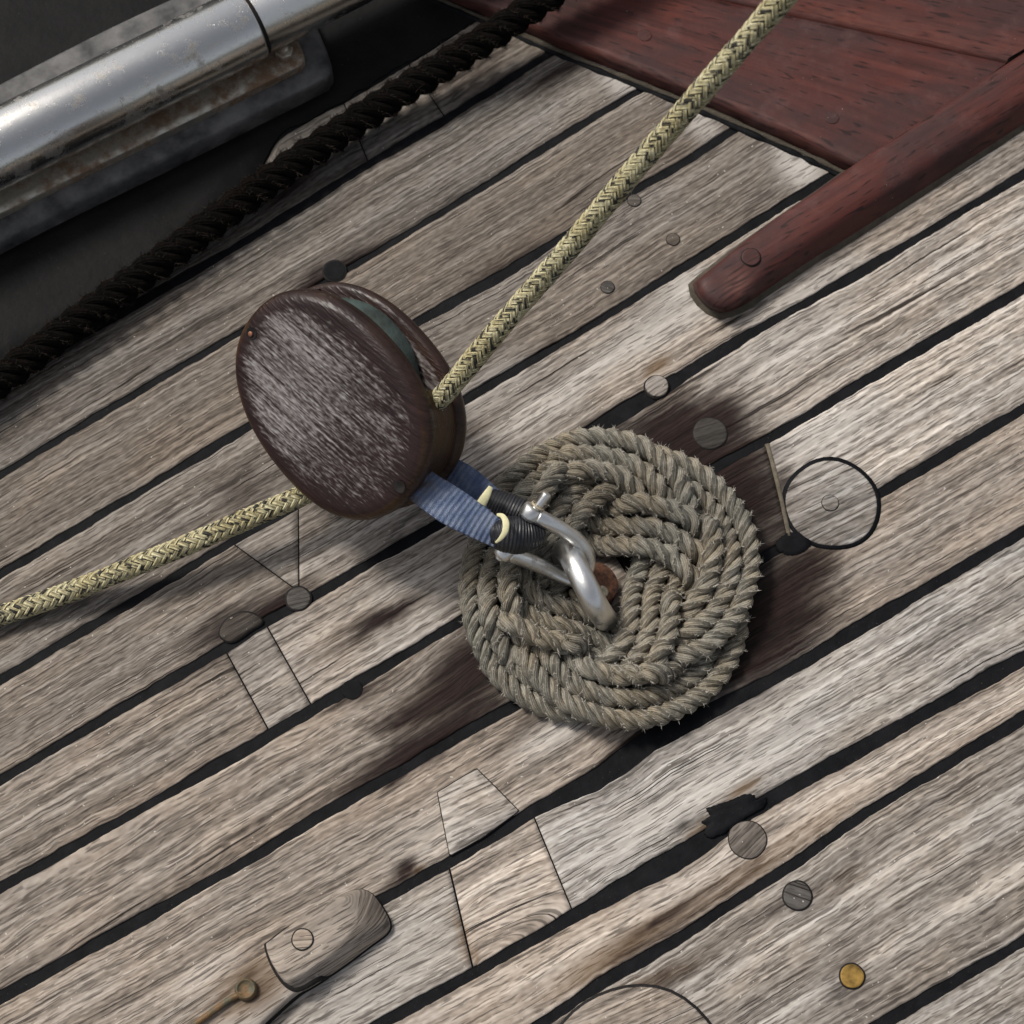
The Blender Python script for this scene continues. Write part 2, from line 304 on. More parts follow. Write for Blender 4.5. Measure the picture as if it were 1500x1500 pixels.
def braidmat():
    b = NB('yellow_braid'); u, v, _ = b.sep(b.uv()); r = b.math('MULTIPLY', b.rand(), 91.0)
    th = b.math('MULTIPLY', v, 8.0); fl = b.math('FLOOR', th); fr = b.math('FRACT', th)
    k = b.noise(b.comb(b.math('MULTIPLY', u, 95.0), b.math('MULTIPLY', fl, 7.7), r), 1, 1, .5)
    n = b.noise(b.pos(), 300, 3, .6); big = b.noise(b.pos(), 30, 3, .6)
    col = b.ramp(n, [(.3, (.36, .315, .17)), (.55, (.58, .53, .33)), (.75, (.74, .70, .50))])
    col = b.mix(b.rng(big, .40, .66, 0, .6), col, b.mix(1.0, col, (.72, .66, .52), 'MULTIPLY'))
    edge = b.math('ABSOLUTE', b.math('SUBTRACT', fr, .5)); col = b.mix(b.rng(edge, .34, .48, 0, .8), col, (.07, .055, .025))
    col = b.mix(b.rng(k, .545, .585, 0, .96), col, (.014, .014, .016))
    b.bump(b.math('SUBTRACT', n, edge), .0006, .7); return b.out(col, .7, 0, .25)
M_braid = braidmat()
# ------------------------------------------------------------------ the deck: planks between payed seams
D = nrm(P(1100, 480)-P(300, 960)); Wv = np.array([-D[1], D[0], 0]); O0 = P(750, 750)
def sv(p): q = np.asarray(p)-O0; return q@D, q@Wv
def pt(s, v, z=0.0): return O0+np.multiply.outer(s, D)+np.multiply.outer(v, Wv)+np.multiply.outer(z if np.ndim(z) else np.zeros(np.shape(s))+z, np.array([0, 0, 1.]))
SEAMS = [   # centre of each seam on the photograph, and its width in pixels measured across
 ([(-150, 620), (150, 452), (250, 380), (320, 300), (380, 250), (405, 200), (517, 140), (639, 66), (720, 14), (900, -100)], 8),
 ([(-150, 645), (250, 416), (379, 341), (541, 239), (653, 174), (760, 106), (900, 20)], 15),
 ([(-150, 785), (250, 545), (320, 505), (470, 416), (580, 352), (660, 303), (740, 253), (844, 187), (945, 127), (1200, -25)], 13),
 ([(-150, 930), (250, 693), (368, 622), (608, 473), (743, 399), (844, 334), (913, 288), (1000, 239), (1080, 187), (1300, 55)], 15),
 ([(-150, 1085), (250, 848), (341, 792), (448, 733), (690, 580), (840, 492), (913, 447), (1052, 360), (1156, 295), (1300, 207), (1600, 20)], 15),
 ([(-150, 1230), (250, 996), (320, 955), (387, 912), (461, 872), (533, 829), (637, 771), (873, 628), (988, 557), (1100, 488), (1249, 405), (1650, 165)], 15),
 ([(-150, 1385), (250, 1160), (379, 1086), (455, 1041), (520, 1003), (600, 955), (677, 908), (1041, 688), (1121, 645), (1193, 603), (1249, 568), (1650, 335)], 16),
 ([(-150, 1545), (250, 1323), (379, 1250), (462, 1198), (587, 1129), (691, 1067), (756, 1032), (1115, 818), (1160, 793), (1250, 745), (1650, 510)], 17),
 ([(-150, 1720), (250, 1493), (400, 1402), (569, 1313), (656, 1264), (756, 1205), (775, 1190), (879, 1139), (948, 1087), (1017, 1053), (1156, 983), (1250, 925), (1650, 690)], 18),
 ([(150, 1735), (587, 1483), (691, 1427), (756, 1389), (844, 1340), (913, 1299), (1000, 1254), (1087, 1195), (1156, 1155), (1250, 1103), (1650, 880)], 19),
 ([(350, 1760), (600, 1610), (799, 1496), (879, 1441), (983, 1382), (1087, 1313), (1156, 1271), (1250, 1202), (1650, 960)], 17),
 ([(600, 1910), (1250, 1525), (1650, 1290)], 17),
 ([(600, 2110), (1250, 1720), (1650, 1480)], 17)]
PX = .00055
sg = np.linspace(-1.25, 1.25, 900); VC = []; WD = []
for k, (pp, wd) in enumerate(SEAMS):
    q = PP(pp); s, v = sv(q); i = np.argsort(s); s, v = s[i], v[i]; a = np.polyfit(s, v, 1)
    f = np.interp(sg, s, v); f = np.where(sg < s[0], v[0]+a[0]*(sg-s[0]), f); f = np.where(sg > s[-1], v[-1]+a[0]*(sg-s[-1]), f)
    ker = np.hanning(15); ker /= ker.sum(); f = np.convolve(np.pad(f, 7, mode='edge'), ker, 'valid')
    VC.append(f); WD.append(wd*PX*.5*(1+.22*noise1(sg, 50+k, .06)))
WD[8] = WD[8]+.0040*np.exp(-((sg-sv(P(940, 1098))[0])/.075)**2)            # the seam widens below the mat
WD[5] = WD[5]+.0035*np.exp(-((sg-sv(P(915, 600))[0])/.05)**2)
WD[9] = WD[9]+.0035*np.exp(-((sg-sv(P(985, 1262))[0])/.06)**2)
# stains, and in DARK also the mat's shadow painted to its right: (px, py, half length along the grain, half width, strength, angle off the grain in degrees)
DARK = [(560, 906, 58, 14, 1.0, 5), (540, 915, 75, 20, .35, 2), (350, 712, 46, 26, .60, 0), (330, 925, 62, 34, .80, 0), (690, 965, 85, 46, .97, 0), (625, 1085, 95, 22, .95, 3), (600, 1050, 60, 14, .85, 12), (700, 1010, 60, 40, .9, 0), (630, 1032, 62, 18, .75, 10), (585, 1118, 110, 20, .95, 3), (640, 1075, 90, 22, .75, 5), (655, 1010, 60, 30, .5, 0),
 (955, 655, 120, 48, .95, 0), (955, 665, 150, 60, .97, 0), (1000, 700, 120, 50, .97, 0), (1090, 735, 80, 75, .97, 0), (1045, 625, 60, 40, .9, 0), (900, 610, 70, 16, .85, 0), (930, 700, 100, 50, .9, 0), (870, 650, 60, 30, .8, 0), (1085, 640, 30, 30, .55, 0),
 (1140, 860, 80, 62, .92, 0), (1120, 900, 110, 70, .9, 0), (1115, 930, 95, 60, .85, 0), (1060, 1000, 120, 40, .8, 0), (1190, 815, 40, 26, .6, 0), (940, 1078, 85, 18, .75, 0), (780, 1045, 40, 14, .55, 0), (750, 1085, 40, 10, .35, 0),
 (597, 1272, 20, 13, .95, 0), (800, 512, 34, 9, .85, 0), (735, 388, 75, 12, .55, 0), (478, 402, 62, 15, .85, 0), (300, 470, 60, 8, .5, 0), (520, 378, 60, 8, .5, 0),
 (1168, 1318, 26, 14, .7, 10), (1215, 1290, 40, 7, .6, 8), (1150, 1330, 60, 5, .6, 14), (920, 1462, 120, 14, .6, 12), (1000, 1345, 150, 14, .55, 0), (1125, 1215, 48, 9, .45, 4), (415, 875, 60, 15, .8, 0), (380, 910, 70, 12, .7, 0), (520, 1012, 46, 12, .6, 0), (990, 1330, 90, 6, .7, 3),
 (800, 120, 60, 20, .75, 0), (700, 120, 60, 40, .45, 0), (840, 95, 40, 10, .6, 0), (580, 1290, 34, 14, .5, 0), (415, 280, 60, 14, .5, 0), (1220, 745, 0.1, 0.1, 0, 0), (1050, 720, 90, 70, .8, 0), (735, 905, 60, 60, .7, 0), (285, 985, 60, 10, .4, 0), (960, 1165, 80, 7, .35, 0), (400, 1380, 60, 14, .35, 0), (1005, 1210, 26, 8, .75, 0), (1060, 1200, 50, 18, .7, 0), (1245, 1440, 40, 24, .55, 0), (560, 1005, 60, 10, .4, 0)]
BLEACH = [(905, 112, 26, 46, .8, 0), (1020, 172, 26, 46, .9, 0), (1170, 240, 34, 50, 1.0, 0), (1010, 425, 60, 26, .95, 0), (960, 480, 120, 34, .6, 0), (820, 1068, 70, 22, .75, 0), (970, 1190, 130, 30, .8, 0), (1100, 1120, 120, 26, .6, 0), (1200, 640, 90, 40, .7, 0), (720, 570, 90, 30, .55, 0), (800, 590, 90, 24, .55, 0), (1180, 430, 120, 20, .6, 0), (1130, 520, 120, 46, .45, 0), (640, 860, 120, 40, .35, 0), (1150, 1030, 140, 60, .4, 0), (300, 1430, 60, 20, .5, 0), (560, 1420, 130, 40, .5, 0), (620, 1230, 60, 30, .45, 0), (800, 170, 120, 20, .2, 0), (1090, 1010, 130, 30, .3, 0)]
RUST = [(962, 536, 20, 9, .9, 0), (605, 1276, 11, 8, 1.0, 0), (1045, 695, 60, 9, .9, 0), (1080, 664, 60, 8, .9, 0), (1060, 1300, 190, 13, .7, 0), (880, 1405, 90, 14, .7, 0), (940, 1370, 120, 12, .6, 0), (1090, 1155, 30, 8, .9, 0), (1022, 1218, 26, 9, .95, 0), (672, 1362, 9, 26, .8, 0), (690, 1400, 8, 16, .7, 0), (930, 1450, 100, 14, .6, 10), (350, 1455, 60, 20, .7, 0), (940, 590, 50, 12, .4, 0), (1180, 825, 50, 20, .3, 0), (540, 920, 90, 24, .3, 0), (1225, 1300, 40, 12, .3, 0), (650, 1025, 60, 24, .4, 0)]
def blobs(lst, s, v):
    m = np.zeros(np.shape(s))
    for x, y, a, b_, st, an in lst:
        cs, cv = sv(P(x, y)); r = math.radians(an); ds, dv = s-cs, v-cv; a1 = ds*math.cos(r)-dv*math.sin(r); b1 = ds*math.sin(r)+dv*math.cos(r)
        q = (a1/(a*PX))**2+(b1/(b_*PX))**2; m = 1-(1-m)*(1-st*np.exp(-np.minimum(q, 50)**1.6*.8))
    return m
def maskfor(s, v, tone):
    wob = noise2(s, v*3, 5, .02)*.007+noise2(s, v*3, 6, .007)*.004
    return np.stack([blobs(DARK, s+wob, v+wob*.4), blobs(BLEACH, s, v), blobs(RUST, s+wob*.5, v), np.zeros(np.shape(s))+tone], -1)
deckV = pt(np.array([-1.6, 1.6, 1.6, -1.6]), np.array([-1.3, -1.3, 1.3, 1.3]), -.0016)
gx, gy = np.meshgrid(np.linspace(-1.6, 1.6, 200), np.linspace(-1.3, 1.3, 160), indexing='ij')
dz = -.0014+noise2(gx, gy, 3, .03)*.0003
deck = tag(mesh('deck', pt(gx.ravel(), gy.ravel(), dz.ravel()), gridfaces(200, 160), M_caulk), kind='structure')
pseed = 0
def endline(a, b):                   # a joint across a plank: along-grain position as a function of the across position
    (s1, v1), (s2, v2) = sv(P(*a)), sv(P(*b)); return lambda v: s1+(s2-s1)*(v-v1)/(v2-v1)
def plank(k, e0, e1, tone, gap=.0006, name='plank', mat=None, raise_=0.0, vshift=0.0, fig=None, damp=0.0):
    global pseed; pseed += 1
    f0 = e0 if callable(e0) else (lambda v: np.zeros(np.shape(v))+e0); f1 = e1 if callable(e1) else (lambda v: np.zeros(np.shape(v))+e1)
    vlo, vhi = VC[k+1]+WD[k+1], VC[k]-WD[k]
    vm = np.interp(.0, sg, .5*(vlo+vhi)); L = float(f1(vm)-f0(vm)); n = max(int(L/.004), 6); 
    wq = np.r_[0, 0, np.array([0, .012, .03, .08])+0, np.linspace(.14, .86, 13), np.array([.92, .97, .988, 1]), 1, 1]
    zq = np.r_[-.006, -.0012, -.0006, -.0002, 0, 0, np.zeros(13), 0, 0, -.0002, -.0006, -.0012, -.006]
    t = np.r_[0, 0, np.linspace(0, 1, n), 1, 1]; zt = np.r_[-.006, -.0008, np.zeros(n), -.0008, -.006]
    T, Wq = np.meshgrid(t, wq, indexing='ij')
    s = np.zeros_like(T)+.5*(f0(vm)+f1(vm)); 
    for _ in range(4):
        lo = np.interp(s, sg, vlo); hi = np.interp(s, sg, vhi)
        rl = noise1(s, 900+k, .014)*.0005+noise1(s, 300+pseed, .0035)*.00035; rh = noise1(s, 700+k, .014)*.0005+noise1(s, 400+pseed, .0035)*.00035
        v = lo+rl+(hi+rh-lo-rl)*Wq; a, b_ = f0(v)+gap, f1(v)-gap; s = a+(b_-a)*T
    z = np.minimum(zq[None]+0*s, zt[:, None]+0*s)
    top = z > -.0025; z = z+top*(noise2(s, v*2, 60+pseed, .05)*.00025+raise_)
    uv = np.stack([s+pseed*1.37, (Wq-.5)*(vhi-vlo).mean()+pseed*.71+vshift], -1)
    for fx, fy, kk, wv in fig or []:
        s0, v0 = sv(P(fx, fy)); de = wv*np.tanh((s-s0)/wv); vv_ = v-v0+noise2(s, v*4, 70, .03)*.0016
        uv[..., 1] = np.sqrt(vv_**2+(de*kk)**2+2.5e-5)+pseed*.71
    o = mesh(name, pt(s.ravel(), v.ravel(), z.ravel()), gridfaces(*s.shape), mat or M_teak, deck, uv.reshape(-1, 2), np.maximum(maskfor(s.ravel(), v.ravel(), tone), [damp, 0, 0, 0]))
    return o
A, Bq = -1.2, 1.2
j = endline
plank(0, A, j((520, 190), (540, 238)), .40); plank(0, j((520, 190), (540, 238)), j((622, 128), (651, 170)), .62); plank(0, j((622, 128), (651, 170)), Bq, .55)
plank(1, A, Bq, .52); plank(2, A, Bq, .54); plank(3, A, Bq, .62)
d1, d2 = j((341, 796), (437, 866)), j((437, 740), (438, 870))
plank(4, A, d1, .72); tag(plank(4, d1, d2, .88), 'triangular patch let into the plank'); plank(4, d2, Bq, .94)
d1, d2 = j((333, 958), (394, 1070)), j((388, 912), (458, 1036))
plank(5, A, d1, .74); plank(5, d1, d2, .90); plank(5, d2, Bq, 1.08)
d1 = j((1121, 648), (1160, 800))
dm = j((880, 780), (925, 850)); plank(6, A, dm, .80, fig=[(520, 975, .30, .075)]); tag(plank(6, dm, d1, .55, damp=.80), 'dark red-brown length of plank between the mat and the round disc'); plank(6, d1, Bq, 1.28, gap=.0022)
plank(7, A, Bq, .98)
d1, d2 = j((657, 1265), (694, 1422)), j((782, 1196), (839, 1335))
plank(8, A, d1, 1.04, gap=.0009); plank(8, d1, d2, 1.30, fig=[(715, 1410, .30, .2)]); plank(8, d2, Bq, 1.26)
plank(9, A, Bq, 1.10); plank(10, A, Bq, .95); plank(11, A, Bq, .9)
# the butt of glue between two planks on the right of the mat
jp = spline([P(1124, 650), P(1135, 690), P(1146, 738), P(1156, 785)], 20)
V, F, uv = tube(jp-np.array([0, 0, .0012]), .0022, 8); mesh('glue_joint', V, F, M_joint, deck)
# a long plank of dark unbleached wood beside the mat: the damp patch is a let-in piece
def disc(px, py, r, name, mat, tone=1.0, h=.0009, ring=.0011, ringmat=None, squash=1.0, parent=None, ang=0, z0=0.0, lab=None, colfn=None, dome=.0):
    c = P(px, py, z0); R = r*PX; m = 40; a = np.arange(m)*2*math.pi/m; jx = 1+.012*np.sin(3*a+px)+.01*np.sin(5*a+py)
    ex = np.cos(a)[:, None]*D+np.sin(a)[:, None]*Wv*squash
    if ring:
        rr = [c+ex*(R+ring)*jx[:, None]+np.array([0, 0, z]) for z in (-.003, .0004)]+[c+ex*(R-.0004)*jx[:, None]+np.array([0, 0, .0003])]
        V, F = loft(rr, False); mesh('joint_ring', V, F, ringmat or M_ring, parent or deck)
    fr = [1, 1, .985, .95, .8, .6, .4, .2, .05]; zz = [-.003, h-.0005, h-.0001, h, h+dome*.3, h+dome*.6, h+dome*.8, h+dome, h+dome]
    rr = [c+ex*R*f*jx[:, None]+np.array([0, 0, z]) for f, z in zip(fr, zz)]; V, F = loft(rr)
    ca, sa = math.cos(ang), math.sin(ang); q = V-c; uu, vv = q@D, q@Wv
    uv = np.stack([uu*ca-vv*sa+px*.013, uu*sa+vv*ca+py*.017], -1); n = len(V)
    s, v = sv(V.T.T); mk = np.stack([np.zeros(n), np.zeros(n), np.zeros(n), np.full(n, tone)], -1)
    if colfn: mk = colfn(s, v, mk)
    o = mesh(name, V, F, mat, parent or deck, uv, mk)
    if lab: o['label'] = lab
    return o
for px, py, r, tone, ring, ang in [(929, 294, 10, .62, .0006, .6), (986, 351, 10, .66, .0006, .2), (890, 421, 10, .60, .0006, 1.0), (1040, 635, 25, .30, .0007, .25), (1095, 1230, 26, .95, .0007, -.2), (1168, 1312, 19, .62, .0012, .9), (437, 877, 17, .58, .0014, .3)]:
    disc(px, py, r, 'wood_plug', M_plug, tone, .0008, ring, ang=ang)
disc(490, 397, 17, 'wood_plug', M_caulk, 1, .0006, .0012, lab='black tar-covered plug')
disc(516, 1010, 15, 'wood_plug', M_caulk, 1, .0004, .0, lab='black stopped knot hole at the seam')
disc(962, 567, 17, 'wood_plug', M_plug, 1.75, .0028, .0014, dome=.0006, lab='pale raised plug with a dark ring')
disc(1248, 1430, 16, 'brass_plug', M_brass, 1, .001, .0012)
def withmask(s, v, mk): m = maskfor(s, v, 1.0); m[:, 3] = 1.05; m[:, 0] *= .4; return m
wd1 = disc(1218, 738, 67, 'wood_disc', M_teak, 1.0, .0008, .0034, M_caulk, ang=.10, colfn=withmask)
disc(1216, 737, 12, 'wood_plug', M_teak, .95, .0014, .0006, parent=wd1, ang=.3, z0=.0006)
wd2 = disc(935, 1588, 126, 'wood_disc', M_teak, .85, .0008, .0022, M_ring, ang=.15)
# half plug worn into the plank edge, the black stopping in a knot, little dirt crumbs
def patch(pts, name, mat, z=.0006, edge=.0005, tone=1.0, grow=None, ang=0.0, ragged=0.0, n=60, smooth_out=True, jagged=0):
    q = PP(pts); q = spline(q, n, True) if smooth_out else resample(np.vstack([q, q[:1]]), n, True); c = q.mean(0)
    if ragged: q = c+(q-c)*(1+ragged*rng.uniform(-1, 1, n))[:, None]
    if grow:
        d = nrm(q-c); V, F = loft([q+d*grow+np.array([0, 0, -.003]), q+d*grow+np.array([0, 0, .0004])]); mesh('joint_ring', V, F, M_ring, deck)
    V, F = loft([q+np.array([0, 0, -.003]), q+np.array([0, 0, z-edge]), c+(q-c)*.985+np.array([0, 0, z]), c+(q-c)*.6+np.array([0, 0, z]), c+(q-c)*.2+np.array([0, 0, z])])
    s, v = sv(V); ca, sa = math.cos(ang), math.sin(ang); uv = np.stack([s*ca-v*sa+pts[0][0]*.01, s*sa+v*ca+.3], -1)
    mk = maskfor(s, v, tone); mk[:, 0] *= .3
    return mesh(name, V, F, mat, deck, uv, mk)
patch([(322, 930), (330, 910), (352, 898), (372, 900), (384, 912), (366, 924), (340, 940)], 'wood_plug', M_plug, .0006, tone=.5, grow=.0012)
patch([(641, 1161), (698, 1126), (760, 1188), (708, 1226), (659, 1254)], 'wood_patch', M_teak, .0008, tone=1.22, grow=.0007, smooth_out=False, ang=.12)
patch([(1033, 1184), (1052, 1178), (1073, 1171), (1090, 1163), (1106, 1164), (1108, 1172), (1124, 1166), (1120, 1182), (1092, 1198), (1062, 1220), (1040, 1228), (1030, 1222), (1036, 1210), (1026, 1204), (1040, 1196)], 'knot_stopping', M_caulk, .0007, ragged=.03, n=110, smooth_out=False)
patch([(1136, 798), (1150, 782), (1176, 780), (1188, 798), (1170, 812), (1148, 812)], 'knot_stopping', M_caulk, .0006, ragged=.06, n=70)
# waterway painted black, top left of the seamed planks
k0 = VC[0]-.000; sW = np.linspace(-1.25, 1.25, 500); wv0 = np.interp(sW, sg, VC[0])+noise1(sW, 77, .01)*.0018+noise1(sW, 78, .003)*.0008
rows = [(-.0005, -.004), (0, -.0006), (.0010, .0002), (.02, .0006), (.06, .0004), (.12, .0007), (.3, .0005), (.7, .0005)]
V = np.vstack([pt(sW, wv0+a, np.full(500, z)+noise2(sW, np.full(500, a), 9, .04)*.0002) for a, z in rows])
tag(mesh('waterway', V, gridfaces(len(rows), 500), M_black), kind='structure')
# ------------------------------------------------------------------ red hatch coaming and the red rail
E0, E1 = (600, -25), (1232, 248)
def ebound(x): 
    xs = [300, 655, 740, 827, 948, 1052, 1173, 1232, 1400, 1800]; ys = [-150, 0, 36, 74, 122, 164, 218, 247, 322, 500]; return np.interp(x, xs, ys)
hc = thing('hatch_coaming', P(1100, 60), 'dark red wooden hatch coaming across the top right corner of the deck', 'coaming')
xs = np.linspace(300, 1262, 150); ev = np.array([P(x, ebound(x)) for x in xs]); inn = nrm(P(1000, -400)-P(800, 60)); inn[2] = 0
ed = nrm(ev[-40]-ev[40]); nn = np.array([-ed[1], ed[0], 0]); nn = nn if nn@inn > 0 else -nn
jv = np.array([P(x, np.interp(x, [300, 983, 1250, 1800], [-152, 0, 59, 180])) for x in np.linspace(300, 1468, 150)])    # joint between the two boards
def board(a, b, name='board', hh=.016, lip=.003):
    prof = [(0, 0), (0, hh-.005), (.0015, hh-.0015), (.005, hh)]; R = []
    for d, z in prof: R.append(a+nn*d+np.array([0, 0, z]))
    for t in np.linspace(.08, .94, 22): R.append(a*(1-t)+b*t+nn*0+np.array([0, 0, hh]))
    R.append(b-nn*.0006+np.array([0, 0, hh-.0003])); R.append(b-nn*.0006+np.array([0, 0, 0]))
    R = np.array(R); V = R.reshape(-1, 3); u = np.tile(np.linspace(0, 1, len(a))*np.linalg.norm(a[-1]-a[0]), len(R)); vv = np.repeat(np.linspace(0, 1, len(R))*np.linalg.norm((b-a)[70]), len(a))
    mk = np.zeros((len(V), 4)); mk[:, 3] = 1; dd = np.linalg.norm(V[:, :2]-P(838, 5)[:2], axis=1); mk[:, 0] = .75*np.exp(-(dd/.025)**2); mk[:len(a)*4, 1] = .12  # dark spot on the board: a cast shadow painted into the mask
    return mesh(name, V, gridfaces(len(R), len(a)), M_red, hc, np.stack([u, vv+rng.uniform(0, 5)], -1), mk)
board(ev, jv); RD = nrm(P(1850, -116)-P(1250, 280)); board(jv+nn*.0006, jv+.45*(nn*np.linspace(1, 0, 150)[:, None]+RD*np.linspace(0, 1.3, 150)[:, None]))
fil = np.array([P(x, ebound(x)+4) for x in xs]); V, F, uv = tube(fil+np.array([0, 0, -.0003]), .0026*(1+.35*noise1(np.arange(150), 8, 2.5)), 8); mesh('bedding_and_shadow', V, F, M_bed, hc)
V, F, uv = tube(fil-nn*.004+np.array([0, 0, -.0012]), .0030*(1+.35*noise1(np.arange(150), 9, 2.0)), 8); mesh('black_fillet', V, F, M_caulk, hc)
for x, y in ((943, 67), (1215, 187)):
    disc(x, y, 11, 'wood_plug', M_red, .9, .0166, .0007, parent=hc)
rl = thing('wooden_rail', P(1150, 380), 'red varnished rail with a rounded end running along the end of the hatch coaming', 'rail')
def ring(pts, z, n=160): return spline(np.array([P(a, b_, z) for a, b_ in pts]), n, True)
bot = [(1014, 418), (1026, 408), (1100, 352), (1200, 283), (1250, 248), (1500, 83), (1900, -181), (1940, -140), (1900, -80), (1500, 184), (1250, 346), (1200, 376), (1128, 424), (1090, 450), (1056, 462), (1034, 452), (1018, 434)]
topo = [(1020, 413), (1030, 403), (1100, 345), (1200, 275), (1250, 241), (1500, 76), (1900, -188), (1935, -150), (1900, -108), (1500, 156), (1250, 318), (1180, 364), (1120, 408), (1080, 444), (1060, 452), (1040, 445), (1024, 428)]
def lerp(a, b_, t): return a*(1-t)+b_*t
r0, r1 = ring(bot, 0), ring(topo, .020); cen = r1.mean(0)
def medial(r, hw=.022):
    c = r.mean(0); u_ = np.linalg.svd(r-c, full_matrices=False)[2][0]; t = (r-c)@u_; return c+np.outer(np.clip(t, t.min()+hw, t.max()-hw), u_)
ins = lambda r, d, dz: r-nrm(r-medial(r))*d+np.array([0, 0, dz])
rr = [r0+np.array([0, 0, -.001]), r0+np.array([0, 0, .004]), lerp(r0, r1, .55)+np.array([0, 0, .001]), r1+np.array([0, 0, -.0015]), ins(r1, .0015, .0008), ins(r1, .004, .0028), ins(r1, .008, .0042)]
last = rr[-1]
for f in (.6, .3, .08, 0): rr.append(lerp(medial(last), last, f)+np.array([0, 0, .0006*(1-f)]))
V, F = loft(rr, False); s, v = sv(V); mk = np.zeros((len(V), 4)); mk[:, 3] = 1; ds = np.linalg.norm(V[:, :2]-P(1078, 437)[:2], axis=1); mk[:, 1] = .45*np.exp(-(ds/.012)**2)
mesh('rail_bar', V, F, M_red, rl, np.stack([s, v*.8+2.2], -1), mk)
d = nrm(r0-medial(r0)); d[:, 2] = 0
V, F = loft([r0+d*.004+np.array([0, 0, -.001]), r0+d*.003+np.array([0, 0, .0022]), r0-d*.001+np.array([0, 0, .005])], False); mesh('bedding_and_shadow', V, F, M_bed, rl)
for x, y in ((1100, 377),): disc(x, y, 14, 'wood_plug', M_red, .8, .0012, .0008, parent=rl, z0=.0250)
# ------------------------------------------------------------------ laid rope
def fibres(name, pts, nor, tan, parent, mat, n, L=(.0025, .006), wd=.00016):
    V, F = [], []; idx = rng.integers(0, len(pts), n)
    for i in idx:
        a = pts[i]; d = nrm(nor[i]*rng.uniform(.15, .9)+tan[i]*rng.uniform(-1, 1)+rng.normal(0, .45, 3)); l = rng.uniform(*L); c = nrm(rng.normal(0, 1, 3)); sd_ = nrm(np.cross(d, rng.normal(0, 1, 3)))*wd
        b_ = a+d*l*.5+c*l*.12; e = a+d*l+c*l*.38; k = len(V); V += [a-sd_, a+sd_, b_-sd_*.8, b_+sd_*.8, e]; F += [(k, k+1, k+3), (k, k+3, k+2), (k+2, k+3, k+4)]
    return tag(mesh(name, V, np.array(F), mat, parent), kind='stuff')
def laid(p, R, pitch, closed=False, sides=10, seed=1, phase=0.0, hand=1):
    T, N, B = frames(p, closed); n = len(p); seg = np.linalg.norm(np.diff(np.vstack([p, p[:1]]), axis=0), axis=1); L = np.r_[0, np.cumsum(seg)]; tot = L[-1]; L = L[:-1]
    turns = tot/pitch; hol = 0.0
    if closed:
        v = N[-1]-T[0]*(N[-1]@T[0]); v /= np.linalg.norm(v); hol = math.atan2(v@B[0], v@N[0]); turns = round(turns)+hol/(2*math.pi)*-1*hand
    out = []
    for k in range(3):
        a = phase+k*2*math.pi/3+hand*2*math.pi*turns*(L/tot if closed else L/pitch/turns)
        er = N*np.cos(a)[:, None]+B*np.sin(a)[:, None]; c = p+er*(R*.54)
        Ts = nrm(np.roll(c, -1, 0)-np.roll(c, 1, 0)) if closed else nrm(np.gradient(c, axis=0)); Ns = nrm(er-Ts*np.sum(er*Ts, 1, keepdims=True)); Bs = np.cross(Ts, Ns)
        rad = R*.485*(1+.05*noise1(L, seed*10+k, .012)+.02*noise1(L, seed*10+k+5, .004))
        V, F, uv = sweep(c, Ns, Bs, circ(1, sides), closed, rad)
        out.append((V, F, uv, c, Ns, Ts, rad))
    return out
# --- the knotted mat: three turns of one cord, a Turk's head of three leads and four bights
mt = thing('rope_mat', P(890, 850), 'round grey mat knotted from three turns of laid rope around the deck eye', 'rope mat')
RR = 15.2*PX; npt = 520; s_ = np.linspace(0, 6*math.pi, npt, endpoint=False); allp = []
for jx in (-1, 0, 1):
    r = 139-51*np.cos(4*s_/3)-6*np.cos(8*s_/3); f = np.clip((r-82)/102.0, 0, 1); cx, cy = 876+(894-876)*f, 849+0*f; a = math.radians(77)-s_
    q = np.stack([cx+r*np.cos(a), cy-r*np.sin(a)], -1); tg = nrm(np.roll(q, -1, 0)-np.roll(q, 1, 0)); nr = np.stack([-tg[:, 1], tg[:, 0]], -1)
    sgn = np.sign(np.sum(nr*(q-np.stack([cx, cy], -1)), 1)); nr = nr*sgn[:, None]
    q = q+nr*(jx*29.5*(1-.06*f))[:, None]
    zz = RR*(.95+2.0*(.5+.5*np.clip(1.7*np.sin(2*math.pi*np.degrees(s_)/135.0), -1, 1)))
    allp.append(np.array([P(x, y, .016) for x, y in q])*np.array([1, 1, 0])+np.outer(zz, [0, 0, 1]))
X = np.vstack(allp); X0 = X.copy(); N3 = len(X); rid = np.repeat([0, 1, 2], npt); ii = np.tile(np.arange(npt), 3)
dI = np.abs(ii[:, None]-ii[None]); dI = np.minimum(dI, npt-dI); ok = ~((rid[:, None] == rid[None]) & (dI < 16))
for it in range(44):
    dX = X[:, None, :]-X[None]; dist = np.sqrt((dX**2).sum(-1))+1e-9; ov = np.where(ok, np.maximum(0, 2*RR*.97-dist), 0)
    near = ov > 0; cnt = np.maximum(near.sum(1), 1)
    mv = (dX/dist[..., None]*ov[..., None]).sum(1)/cnt[:, None]
    X = X+mv*np.array([.30, .30, .65])
    Xr = X.reshape(3, npt, 3); Xr = Xr+.25*((np.roll(Xr, 1, 1)+np.roll(Xr, -1, 1))/2-Xr); X = Xr.reshape(-1, 3)
    X[:, :2] += .14*(X0[:, :2]-X[:, :2]); X[:, 2] -= .00012; X[:, 2] = np.maximum(X[:, 2], RR*.93)
Xr = X.reshape(3, npt, 3); fp, fn, ftn = [], [], []
